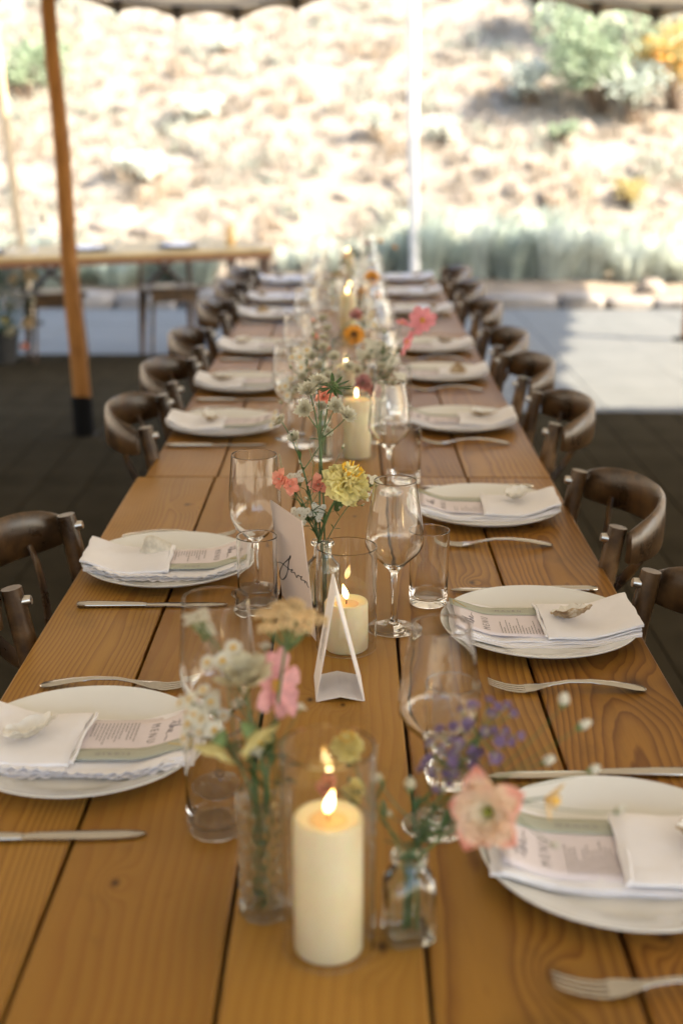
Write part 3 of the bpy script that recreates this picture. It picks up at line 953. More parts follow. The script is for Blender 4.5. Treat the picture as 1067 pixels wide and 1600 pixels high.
def menu_page(seed, name):
    """page lying between cloth and pocket; top of the page towards +y"""
    rnd = random.Random(seed * 5 + 1)
    parts = []
    base = lambda x, y: support(y, x) + 0.0098 + 0.0015 * sm(y / 0.1)
    a = rnd.uniform(-0.03, 0.03)
    def P(x, y, dz=0.0):
        X = x * cos(a) - y * sin(a); Y = x * sin(a) + y * cos(a)
        return (X, Y, base(X * 0, Y) + 0.0006 + dz + 0.0012 * sin(y * 20 + seed) * (x / 0.05))
    pg = MB(); pg.sheet(lambda u, v: P(-0.056 + 0.100 * u, -0.06 + 0.188 * v), 6, 16, 0.0004)
    parts.append(('page', pg.mesh('page', PAPER, 180)))
    band = MB(); band.sheet(lambda u, v: P(0.024 + 0.029 * u, -0.065 + 0.197 * v, 0.0009), 3, 16, 0.0003)
    parts.append(('name_band', band.mesh('name_band', SAGE_PAPER, 180)))
    def drape(me, cx, cy, rot, dz):
        c_, s_ = cos(rot), sin(rot)
        for v in me.vertices:
            x, y, z = v.co
            v.co = P(cx + x * c_ - y * s_, cy + x * s_ + y * c_, dz + z)
        return me
    parts.append(('menu_title', drape(text_mesh('MENU', 0.0145, GREY_INK, 'menu_title', 1.55), -0.014, 0.083, 0, 0.0004)))
    # handwritten "the" over the title
    sc = MB()
    the = [(-0.018, 0.004), (-0.012, 0.010), (-0.009, 0.018), (-0.012, 0.010), (-0.012, 0.003), (-0.008, 0.001), (-0.003, 0.014), (0.000, 0.021), (-0.003, 0.012), (-0.005, 0.001), (-0.001, 0.008), (0.002, 0.006), (0.003, 0.001), (0.007, 0.004), (0.010, 0.007), (0.007, 0.009), (0.006, 0.003), (0.010, 0.000), (0.018, 0.003), (0.028, 0.001)]
    sc.tube([P(-0.014 + p[0] * 1.1, 0.100 + p[1] * 0.85, 0.0005) for p in the], 0.00045, 4)
    sc.tube([P(-0.014 + p[0], 0.100 + p[1], 0.0005) for p in ((-0.019, 0.012), (-0.004, 0.0135))], 0.00045, 4)
    parts.append(('script_title', sc.mesh('script_title', GREY_INK, 60)))
    ln = MB()
    yy = 0.062
    while yy > -0.05:
        for col in range(1):
            w = rnd.uniform(0.018, 0.052)
            x = -0.046 if rnd.random() < 2 else 0
            while w > 0:
                q = rnd.uniform(0.003, 0.009)
                p = [P(x, yy - 0.0006, 0.0004), P(x + q, yy - 0.0006, 0.0004), P(x + q, yy + 0.0006, 0.0004), P(x, yy + 0.0006, 0.0004)]
                ln.poly(p, 0.00012)
                x += q + 0.0016; w -= q + 0.0016
        yy -= 0.0044 if rnd.random() < 0.82 else 0.0085
    parts.append(('menu_text', stuff_mesh(ln.mesh('menu_text', GREY_INK, 0))))
    if name:
        parts.append(('name_lettering', drape(text_mesh(name, 0.0085, GREY_INK, 'name_lettering', 1.7), 0.0385, 0.045, -pi / 2, 0.0013)))
        gd = MB()
        gd.tube([P(0.030 + 0.015 * u, 0.108 + 0.018 * u - 0.0, 0.0013) for u in (0, 0.5, 1)], 0.0006, 4)
        gd.tube([P(0.030 + 0.015 * u, 0.126 - 0.0 * u, 0.0013) for u in (0, 0.5, 1)], 0.0006, 4)
        parts.append(('gold_monogram', gd.mesh('gold_monogram', GOLD, 60)))
    return parts
STUFF_ME = set()
def stuff_mesh(me):
    STUFF_ME.add(me.name); return me

def oyster(seed, cupped, pale):
    rnd = random.Random(seed + 40)
    L, W, H = rnd.uniform(0.031, 0.036), rnd.uniform(0.017, 0.021), rnd.uniform(0.014, 0.018)
    if not cupped: L, W, H = 0.025, 0.0235, 0.026
    def outline(a):
        return 1 + 0.10 * sin(3 * a + seed) + 0.07 * sin(5 * a + 2 * seed) + 0.05 * sin(9 * a + seed * 3) + 0.03 * sin(15 * a + seed)
    def surf(u, v, inner):
        a = 2 * pi * v; r = u * outline(a) * (0.93 if inner else 1)
        x = W * r * cos(a); y = L * r * sin(a) * (1 + 0.25 * sin(a))
        h = H * (1 - u ** 1.7) * (0.75 if inner else 1)
        lay = 0.0016 * sin(u * 26 + 3 * sin(a * 2 + seed)) * u * (0 if inner else 1) + 0.0018 * sin(7 * a + seed) * u * u
        z = -h + lay if cupped else h + lay
        return (x, y, z + (H if cupped else 0) + (0.0016 if inner and cupped else (-0.0016 if inner else 0)))
    parts = []
    o = MB(); o.sheet(lambda u, v: surf(u, v, False), 12, 36)
    i = MB(); i.sheet(lambda u, v: surf(u, v, True), 8, 36)
    # rim between the two faces
    rim = MB(); rim.sheet(lambda u, v: [a + (b - a) * u for a, b in zip(surf(1, v, False), surf(1, v, True))], 1, 36)
    o.add(rim.v, rim.f)
    parts.append(('shell_back', o.mesh('shell_back', SHELL_PALE if pale else SHELL_OUT, 180)))
    parts.append(('shell_inside', i.mesh('shell_inside', NACRE, 180)))
    if cupped:
        d = MB(); d.lathe([(0, 0.0008), (0.0035, 0.0006), (0.005, 0.0)], 12, (0.002, -0.006, H * 0.30)); parts.append(('muscle_scar', d.mesh('muscle_scar', C_DARK if seed % 2 else SHELL_OUT, 60)))
    return parts

def assemble(name, label, cat, parts, loc, rot, group):
    t = thing(name, label, cat, loc, 0, group)
    t.rotation_euler = rot if isinstance(rot, tuple) else (0, 0, rot)
    for nm, me in parts:
        o = link(nm, me, t)
        if me.name in STUFF_ME: o['kind'] = 'stuff'
    return t

RP = [(0.272, 1.125), (0.276, 1.742), (0.258, 2.348), (0.272, 3.115), (0.270, 3.766), (0.272, 4.27), (0.272, 5.17), (0.270, 5.76), (0.270, 6.36)]
LP = [(-0.310, 1.360), (-0.300, 2.020), (-0.306, 3.07), (-0.300, 3.60), (-0.298, 4.24), (-0.302, 5.04), (-0.300, 5.54), (-0.300, 6.25)]
NAMES = {('right', 1): 'MALEN', ('right', 0): 'HANNA', ('left', 0): 'SIGRID', ('left', 1): 'EMIL', ('right', 2): 'JONAS'}
napk = {}
menus = {}
for side, rows in (('right', RP), ('left', LP)):
    rz = pi / 2 if side == 'right' else -pi / 2
    c_, s_ = cos(rz), sin(rz)
    for i, (X, Y) in enumerate(rows):
        rnd = random.Random(i * 7 + (3 if side == 'left' else 0))
        last = i == len(rows) - 1
        o_ = 'farthest' if last else ORD[i]
        where = f"at the {o_} place on the {side} side"
        def W(x, y, z=0.0):
            return (X + x * c_ - y * s_, Y + x * s_ + y * c_, TZ + z)
        p = tag(link('plate', PLATE_ME), f"round off-white dinner plate {where}", 'plate', 'dinner plates along the table')
        p.location = (X, Y, TZ)
        lace = side == 'left'
        key = (lace, i % 4 if i > 2 else i)
        if key not in napk: napk[key] = make_napkin(i * 2.3 + (5 if lace else 0), lace)
        a = rnd.uniform(-0.06, 0.06) + {('right', 1): 0.03, ('right', 2): 0.02, ('right', 0): -0.10, ('left', 1): 0.03}.get((side, i), 0)
        assemble('napkin', f"folded white napkin {'with frilled edge ' if lace else ''}{where}", 'napkin', napk[key], W(0, -0.004), rz + a, 'folded napkins on the plates')
        nm = NAMES.get((side, i))
        mk = (nm, i % 3 if nm is None else 9)
        if mk not in menus: menus[mk] = menu_page(i + 1, nm)
        assemble('menu_card', f"lilac menu card with sage band {where}", 'menu', menus[mk], W(0, -0.004), rz + a, 'menu cards in the napkins')
        cup = (side, i) not in (('left', 1), ('right', 4), ('left', 5))
        pale = (side, i) in (('left', 0), ('left', 1), ('right', 2))
        sx, sy = {('right', 1): (-0.006, -0.040), ('left', 0): (0.010, -0.060), ('left', 1): (-0.035, -0.030), ('right', 2): (0.022, -0.060), ('right', 0): (-0.0, -0.075)}.get((side, i), (rnd.uniform(-0.03, 0.02), rnd.uniform(-0.07, -0.03)))
        ra = {('right', 1): 2.3, ('left', 0): 0.7, ('left', 1): 0.2, ('right', 2): 1.1, ('right', 0): 2.4}.get((side, i), rnd.uniform(0, 6))
        kind_ = ('pale ' if pale else 'brown-backed ') + ('cupped' if cup else 'domed')
        q = support(sy, sx) + 0.0168 + (0.002 if cup else 0.001)
        assemble('oyster_shell', f"{kind_} oyster shell on the napkin {where}", 'shell', oyster(i * 3 + (1 if lace else 0), cup, pale), W(sx, sy - 0.004, q), ((0.35 if (side, i) == ('right', 1) else rnd.uniform(-0.12, 0.2)), rnd.uniform(-0.1, 0.2), rz + ra), 'oyster shells on the napkins')
        fx = -0.202 if (side, i) != ('left', 1) else -0.175
        if (side, i) in (('left', 0),): fx = -0.178
        f = assemble('fork', f"polished steel fork beside the plate {where}", 'fork', [('handle', FORK_HANDLE), ('tines', FORK_TINES)], W(fx + rnd.uniform(-0.006, 0.006), rnd.uniform(-0.01, 0.01)), rz + rnd.uniform(-0.03, 0.03), 'forks on the table')
        kx = {('left', 0): 0.197, ('left', 1): 0.180}.get((side, i), 0.182)
        ky = {('left', 0): -0.015}.get((side, i), 0.0)
        kz = assemble('knife', f"polished steel table knife beside the plate {where}", 'knife', [('handle', KNIFE_HANDLE), ('blade', KNIFE_BLADE)], W(kx + rnd.uniform(-0.006, 0.006), ky), rz + rnd.uniform(-0.02, 0.02), 'knives on the table')

# ================================================================== glassware
def glass_mesh(name, outer, inner, n=48, mat=None, rib=None):
    b = MB(); b.lathe(outer + inner, n, rib=rib)
    return b.mesh(name, mat or GLASS, 60)
FOOT = [(0, 0.0), (0.020, 0.0), (0.0335, 0.0002), (0.0355, 0.0008), (0.0362, 0.0015), (0.0356, 0.0021), (0.0335, 0.0024), (0.029, 0.0028), (0.023, 0.0034), (0.017, 0.0044), (0.012, 0.0060), (0.0085, 0.0084), (0.0062, 0.0118), (0.0048, 0.0175), (0.0040, 0.03), (0.0037, 0.066)]
WINE_A = glass_mesh('wine_glass', FOOT + [(0.0046, 0.086), (0.0090, 0.0935), (0.022, 0.1065), (0.035, 0.119), (0.0412, 0.130), (0.0422, 0.139), (0.0410, 0.155), (0.0362, 0.187), (0.0318, 0.214), (0.0306, 0.2245), (0.0304, 0.226)],
                    [(0.0299, 0.2268), (0.0294, 0.226), (0.0296, 0.2245), (0.0308, 0.214), (0.0352, 0.187), (0.0400, 0.155), (0.0412, 0.139), (0.0402, 0.131), (0.0340, 0.1205), (0.021, 0.1082), (0.009, 0.0968), (0, 0.0945)])
WINE_B = glass_mesh('wine_glass', FOOT + [(0.0044, 0.084), (0.0085, 0.0895), (0.020, 0.0975), (0.031, 0.109), (0.0385, 0.126), (0.0410, 0.145), (0.0405, 0.165), (0.0385, 0.190), (0.0362, 0.213), (0.0354, 0.2245), (0.0352, 0.226)],
                    [(0.0347, 0.2268), (0.0342, 0.226), (0.0344, 0.2245), (0.0352, 0.213), (0.0375, 0.190), (0.0395, 0.165), (0.0400, 0.145), (0.0374, 0.127), (0.0300, 0.1105), (0.0195, 0.0997), (0.0085, 0.0926), (0, 0.0905)])
TUMBLER = glass_mesh('tumbler', [(0, 0.0), (0.024, 0.0), (0.0275, 0.001), (0.0292, 0.004), (0.0296, 0.012), (0.0302, 0.06), (0.0307, 0.1165), (0.0308, 0.1180), (0.0308, 0.1192)],
                     [(0.0301, 0.1200), (0.0295, 0.1192), (0.0294, 0.1175), (0.0292, 0.112), (0.0285, 0.06), (0.0278, 0.018), (0.0255, 0.0125), (0.016, 0.0108), (0, 0.0104)])
def hurricane_mesh(r, h):
    b = MB()
    ring_ = [(r - 0.0010, 0.0), (r, 0.001), (r, 0.0025), (r, h - 0.0025), (r, h - 0.001), (r - 0.0009, h), (r - 0.0018, h - 0.001), (r - 0.0018, h - 0.0025), (r - 0.0018, 0.0025), (r - 0.0018, 0.001), (r - 0.0010, 0.0)]
    b.lathe(ring_, 56)
    return b.mesh('glass_cylinder', GLASS, 40)

WG_R = [(0.092, 1.198), (0.065, 1.754), (0.079, 2.50), (0.085, 3.20), (0.088, 3.84), (0.083, 4.34), (0.087, 5.22), (0.085, 5.82), (0.084, 6.40)]
WG_L = [(-0.142, 1.275), (-0.146, 1.905), (-0.140, 2.97), (-0.142, 3.50), (-0.138, 4.14), (-0.142, 4.94), (-0.138, 5.45), (-0.140, 6.16)]
TB_R = [(0.114, 1.296), (0.122, 1.862), (0.117, 2.575), (0.128, 3.27), (0.125, 3.93), (0.123, 4.42), (0.128, 5.30), (0.125, 5.90), (0.124, 6.47)]
TB_L = [(-0.139, 1.190), (-0.139, 1.829), (-0.112, 2.895), (-0.118, 3.43), (-0.115, 4.07), (-0.116, 4.87), (-0.115, 5.38), (-0.116, 6.09)]
for side, wr, tr, me in (('right', WG_R, TB_R, WINE_A), ('left', WG_L, TB_L, WINE_B)):
    for i in range(len(wr)):
        o_ = 'farthest' if i == len(wr) - 1 else ORD[i]
        g = tag(link('wine_glass', me), f"empty stemmed wine glass at the {o_} place along the {side} side", 'wine glass', 'wine glasses along the table')
        g.location = (wr[i][0], wr[i][1], TZ)
        g = tag(link('tumbler', TUMBLER), f"clear straight water tumbler at the {o_} place along the {side} side", 'tumbler', 'water tumblers along the table')
        g.location = (tr[i][0], tr[i][1], TZ); g.rotation_euler = (0, 0, i * 1.1)

# ================================================================== candles in glass cylinders
CANDLES = [   # x, y, radius, height, glass radius, glass height, flame lean, label
    (-0.018, 0.990, 0.0305, at(514, 1273, 0.990).z - TZ, 0.0415, at(511, 1165, 0.990).z - TZ, 0.25, 'tall ivory pillar candle burning nearest the camera'),
    (-0.004, 1.684, 0.0305, at(541, 938, 1.684).z - TZ, 0.0425, at(539, 853, 1.684).z - TZ, -0.25, 'short ivory pillar candle burning beside the table number card'),
    (0.016, 2.800, 0.031, at(556, 623, 2.800).z - TZ, 0.0425, 0.20, 0.0, 'tall ivory pillar candle behind the yellow carnation'),
    (-0.012, 3.520, 0.031, 0.078, 0.0425, 0.165, 0.1, 'short ivory pillar candle among the orange and pink flowers, fourth along the table'),
    (-0.008, 4.660, 0.031, 0.140, 0.0425, 0.20, -0.1, 'tall ivory pillar candle on the far plank table, fifth along the row'),
    (0.004, 5.420, 0.031, 0.078, 0.0425, 0.165, 0.0, 'short ivory pillar candle, second from the far end of the table'),
    (-0.012, 6.320, 0.031, 0.140, 0.0425, 0.20, 0.1, 'tall ivory pillar candle at the far end of the table'),
]
fl = MB(); fl.lathe([(0, 0.0), (0.0022, 0.0015), (0.0045, 0.006), (0.0050, 0.010), (0.0040, 0.016), (0.0022, 0.022), (0.0009, 0.026), (0, 0.028)], 14)
FLAME_ME = fl.mesh('flame', FLAME, 180)
for (X, Y, r, h, gr, gh, lean, lab) in CANDLES:
    t = thing('pillar_candle', lab, 'candle', (X, Y, TZ), Y * 3, 'pillar candles down the middle of the table')
    b = MB(); b.lathe([(0, 0), (r - 0.002, 0), (r, 0.002), (r + 0.0002, h * 0.5), (r, h - 0.003), (r - 0.0012, h - 0.0006), (r - 0.0035, h), (r - 0.006, h - 0.0014), (r * 0.55, h - 0.0050), (0.004, h - 0.0062), (0, h - 0.0062)], 48,
                      rib=lambda a, i, Y=Y: 1 + (0.004 * sin(3 * a + Y) + 0.003 * sin(5 * a + i)) * (3.0 if i in (4, 5, 6, 7) else 1.0))
    b.build('wax_body', WAX, t, 50)
    ml = MB(); ml.lathe([(r * 0.72, h - 0.0046), (r * 0.4, h - 0.0050), (0, h - 0.0050)], 36, rib=lambda a, i, Y=Y: 1 + 0.06 * sin(2 * a + Y) + 0.04 * sin(5 * a + Y * 2)); ml.build('melted_wax', MELT, t, 60)
    w = MB(); w.tube([(0, 0, h - 0.007), (0.0003, 0, h), (0.0012, 0.0004, h + 0.004)], 0.0009, 6); w.build('wick', WICK, t, 60)
    f = link('flame', FLAME_ME, t); f.location = (0.0012, 0.0004, h + 0.0022)
    f.scale = (0.85, 0.85, 0.85)
    f.rotation_euler = Euler_ = (0.0, 0.0, 0.0)
    f.rotation_euler = (lean * sin(Y * 3), lean * cos(Y * 3), 0)
    g = tag(link('glass_cylinder', hurricane_mesh(gr, gh)), 'open glass cylinder round the ' + lab.replace(' burning', '').replace('ivory pillar ', '').replace(' among the orange and pink flowers', ''), 'candle glass', 'candle cylinders down the middle of the table')
    g.location = (X, Y, TZ)

# ================================================================== bud vases
def facet(n, d):
    return lambda a, i: 1 - d * (0.5 + 0.5 * cos(n * a))
VG = {}
def crystal_vase(r, h):
    b = MB()
    prof = [(0, 0), (r * 0.86, 0), (r * 0.94, 0.003)]
    m = 18
    for i in range(m + 1):
        prof.append((r * (0.95 + 0.05 * i / m), 0.004 + (h - 0.006) * i / m))
    inner = [(r - 0.001, h), (r - 0.0035, h - 0.002), (r * 0.90 - 0.004, h * 0.5), (r * 0.84 - 0.004, 0.012), (0, 0.009)]
    # diamond cuts: the facets shift by half a step from ring to ring
    def rib(a, i):
        if 2 < i < m + 2: return 1 - 0.11 * abs(sin(8 * a + (pi / 2 if i % 4 < 2 else 0)))
        return 1
    b.lathe(prof + inner, 84, rib=rib)
    return b.mesh('crystal_vase', VASE_GLASS, 14)
def bottle(r, h, neck, lip, square=False, ribs=0):
    b = MB()
    sh = h * 0.66
    prof = [(0, 0), (r * 0.88, 0), (r, 0.004), (r, sh * 0.5), (r, sh), (r * 0.93, sh + 0.006), (neck * 1.25, sh + 0.014), (neck, sh + 0.021), (neck, h - 0.008), (lip, h - 0.005), (lip * 1.03, h - 0.002), (lip * 0.93, h)]
    inner = [(neck - 0.0022, h - 0.001), (neck - 0.0022, sh + 0.02), (r * 0.86, sh + 0.002), (r - 0.0028, sh - 0.004), (r - 0.0032, 0.010), (r * 0.6, 0.0065), (0, 0.006)]
    n1 = 5
    def rib(a, i):
        if square:
            q = (abs(cos(a)) ** 5 + abs(sin(a)) ** 5) ** (-1 / 5)
            k = 1 if 1 <= i <= 4 or i >= len(prof) + 3 and i < len(prof) + 6 else 0.35 if i == 5 else 0
            return 1 + (q * 0.93 - 1) * k
        if ribs and (2 <= i <= 4): return 1 - 0.035 * (0.5 + 0.5 * cos(ribs * a))
        return 1
    b.lathe(prof + inner, 64 if not ribs else ribs * 6, rib=rib)
    return b.mesh('bud_vase', VASE_GLASS, 40)
VASES = [   # x, y, mesh, label
    (-0.079, 1.043, crystal_vase(0.0245, at(420, 1238, 1.043).z - TZ), 'cut crystal bud vase left of the nearest tall candle'),
    (0.054, 1.006, bottle(0.0235, at(640, 1335, 1.004).z - TZ, 0.0135, 0.0165, True), 'small square glass bottle vase right of the nearest candle'),
    (-0.040, 1.800, bottle(0.0255, at(511, 845, 1.80).z - TZ, 0.0125, 0.0165, False, 20), 'ribbed bottle vase between the table number card and its candle'),
    (-0.060, 2.770, bottle(0.021, 0.13, 0.013, 0.0165, False, 16), 'ribbed bottle vase of white flowers behind the yellow carnation'),
    (0.062, 2.930, crystal_vase(0.023, 0.12), 'crystal bud vase holding pink cosmos'),
    (-0.075, 3.470, bottle(0.022, 0.10, 0.013, 0.016, True), 'square bottle vase by the fourth candle along the table'),
    (0.055, 4.680, bottle(0.021, 0.13, 0.013, 0.0165, False, 16), 'ribbed bottle vase by the fifth candle along the table'),
    (-0.065, 5.300, crystal_vase(0.023, 0.12), 'crystal bud vase by the second last candle of the table'),
    (0.045, 6.200, bottle(0.022, 0.12, 0.013, 0.016, True), 'square bottle vase beside the last candle of the table'),
]
for (X, Y, me, lab) in VASES:
    g = tag(link('bud_vase', me), lab, 'vase', 'glass bud vases down the middle of the table')
    g.location = (X, Y, TZ); g.rotation_euler = (0, 0, X * 5)

# ================================================================== table number card and folded card
def ray_plane(px, py, P0, N):
    d = _R @ Vector(((px - 533.5) / 2000, -(py - 800) / 2000, -1)); o = Vector((0, 0, 1.45))
    t = (P0 - o).dot(N) / d.dot(N)
    return o + d * t
def panel(b, p, th):
    """four-cornered card of thickness th"""
    p = [Vector(q) for q in p]
    n = (p[1] - p[0]).cross(p[3] - p[0]).normalized() * (th / 2)
    vs = [q + n for q in p] + [q - n for q in p]
    b.add(vs, [(0, 1, 2, 3), (7, 6, 5, 4), (0, 4, 5, 1), (1, 5, 6, 2), (2, 6, 7, 3), (3, 7, 4, 0)])
    return n.normalized()
BR = gp(494.5, 1002, TZ + 0.002); BL = gp(441.5, 930, TZ + 0.002)
TL = at(422.5, 781, BL.y + 0.004); TR = at(471.8, 814, BR.y + 0.004)
card = thing('table_number_card', 'tall pale card with the handwritten word Seven beside the candle', 'card', (BL + BR) / 2)
o0 = Vector(card.location)
q = MB(); nrm = panel(q, [BL - o0, BR - o0, TR - o0, TL - o0], 0.0013)
cm = simple('table_number_paper', (0.60, 0.52, 0.485), 0.8, 0.015, 40, bump=0.15, bscale=500, bdist=0.0003)
q.build('card_face', cm, card, 0)
N_ = (BR - BL).cross(TL - BL).normalized()
if N_.y > 0: N_ = -N_
def stroke(pts, w):
    out = []
    P0 = (BL + TR) / 2 + N_ * 0.0009
    # smooth the hand-drawn points
    V = [Vector((*p, 0)) for p in pts]
    path = []
    for i in range(len(V) - 1):
        a = V[max(i - 1, 0)]; b_ = V[i]; c_ = V[i + 1]; d_ = V[min(i + 2, len(V) - 1)]
        for k in range(5):
            t = k / 5
            path.append(0.5 * ((2 * b_) + (c_ - a) * t + (2 * a - 5 * b_ + 4 * c_ - d_) * t * t + (3 * b_ - a - 3 * c_ + d_) * t ** 3))
    path.append(V[-1])
    P = [ray_plane(420 + p.x / 6.67, 770 + p.y / 6.67, P0, N_) - o0 for p in path]
    m = MB(); m.tube(P, [w * (0.7 + 0.5 * abs(sin(i * 0.21))) for i in range(len(P))], 5, flat=(1, 1))
    return m
s_ = MB()
for pts, w in (([(92, 728), (112, 722), (140, 735), (175, 765), (215, 797)], 0.0008),
               ([(214, 688), (222, 662), (228, 658), (226, 676), (212, 705), (205, 760), (196, 820), (178, 872), (152, 900), (128, 893), (116, 855), (122, 805), (150, 745), (190, 705), (216, 682)], 0.0009),
               ([(205, 795), (228, 803), (246, 799), (248, 806), (238, 812), (236, 826), (250, 832), (266, 830), (278, 850), (290, 884), (298, 872), (304, 858), (322, 870), (340, 878), (346, 872), (340, 880), (334, 897), (346, 910), (362, 912), (374, 918), (378, 940), (380, 926), (394, 932), (402, 955), (406, 972), (416, 984)], 0.0007)):
    m = stroke(pts, w); s_.add(m.v, m.f)
s_.build('handwriting', INK, card, 60)
hold = tag(MB().blob((0, 0, 0.012), (0.026, 0.052, 0.016), seed=4, nu=18, nv=12, rough=0.22).build('bark_block', CORK, None, 60), 'rough bark block holding up the table number card', 'card holder')
mid = BR * 0.62 + BL * 0.38
hold.location = (mid.x + 0.004, mid.y, TZ + 0.002)
hold.rotation_euler = (0, 0, atan2(-(BL.x - BR.x), BL.y - BR.y))

FL = gp(494, 1096.5, TZ + 0.001); FR = gp(569, 1095.5, TZ + 0.001); KL = gp(490.8, 1056, TZ + 0.001); KR = KL + (FR - FL)
FA = at(523.5, 930, FL.y + 0.003); KA = FA + (KL - FL)
tc_ = thing('folded_tent_card', 'white folded triangular card standing open in front of the candle', 'card', (FL + KR) / 2)
o1 = Vector(tc_.location)
q = MB(); panel(q, [KL - o1, FL - o1, FA - o1, KA - o1], 0.0008); q.build('side_panel', WHITE_PAPER, tc_, 0)
dx = Vector((0.0012, 0, 0))
q = MB(); panel(q, [FR - o1, KR - o1, KA - o1 + dx, FA - o1 + dx], 0.0022); q.build('side_panel', WHITE_PAPER, tc_, 0)
q = MB(); up = Vector((0, 0, 0.0065))
fm, km = (FL + FR) / 2 + up, (KL + KR) / 2 + up
panel(q, [FL - o1 + dx, fm - o1, km - o1, KL - o1 + dx], 0.0008); panel(q, [fm - o1, FR - o1 - dx, KR - o1 - dx, km - o1], 0.0008)
q.build('creased_base', WHITE_PAPER, tc_, 0)
q = MB()
nrm = (FL - KL).cross(KA - KL).normalized()
if nrm.x > 0: nrm = -nrm
rnd = random.Random(3)
for r_ in range(17):
    v = 0.30 + r_ * 0.022
    u0 = 0.5 - rnd.uniform(0.10, 0.24); u1 = 0.5 + rnd.uniform(0.10, 0.24)
    def L_(u, v): return KL + (FL - KL) * u + (KA - KL) * v + nrm * 0.0006 - o1
    q.add([L_(u0, v), L_(u1, v), L_(u1, v + 0.010), L_(u0, v + 0.010)], [(0, 1, 2, 3)])
stuff(q.build('printed_lines', GREY_INK, tc_, 0))

# ================================================================== flowers
def petal(b, L, W, M=None, cup=0.2, curl=0.3, tip=0.5, base=0.15, nu=5, nv=3, ruffle=0.0, ph=0.0, notch=0.0):
    """a petal along +x from the origin, curling up (+z); tip 0 pointed .. 1 blunt"""
    def fn(u, v):
        w = 2 * v - 1
        prof = (base + (1 - base) * sin(min(1, u / 0.65) * pi / 2)) * (1 if u < 0.65 else max(0.03, (1 - ((u - 0.65) / 0.35) ** (1.3 + 3.0 * tip)) ** 0.7))
        x = L * (u - notch * u * u * (1 - abs(w)) * 0.5)
        y = W / 2 * w * prof
        z = L * curl * u * u + W * cup * w * w * prof + ruffle * W * sin(w * 6 + ph) * u
        return (x, y, z)
    t = MB(); t.sheet(fn, nu, nv)
    if M is not None: t.xf(M)
    b.add(t.v, t.f)
def ring(b, n, L, W, tilt=0.3, phase=0.0, r0=0.0, z0=0.0, jit=0.1, rnd=random, **kw):
    for i in range(n):
        a = 2 * pi * i / n + phase + rnd.uniform(-jit, jit)
        tl = tilt + rnd.uniform(-jit, jit)
        M = Matrix.Rotation(a, 4, 'Z') @ Matrix.Translation((r0, 0, z0)) @ Matrix.Rotation(-tl, 4, 'Y')
        k = 1 + rnd.uniform(-jit, jit) * 0.8
        petal(b, L * k, W * k, M, ph=i * 1.9, **kw)
def dome(b, r, h, n, s, rnd, z0=0.0):
    """little beads over a dome"""
    for i in range(n):
        u = sqrt((i + 0.5) / n); a = i * 2.39996
        p = (r * u * cos(a), r * u * sin(a), z0 + h * (1 - u * u))
        b.lathe([(0, -s), (s, -s * 0.2), (s * 0.8, s * 0.5), (0, s)], 5, p)

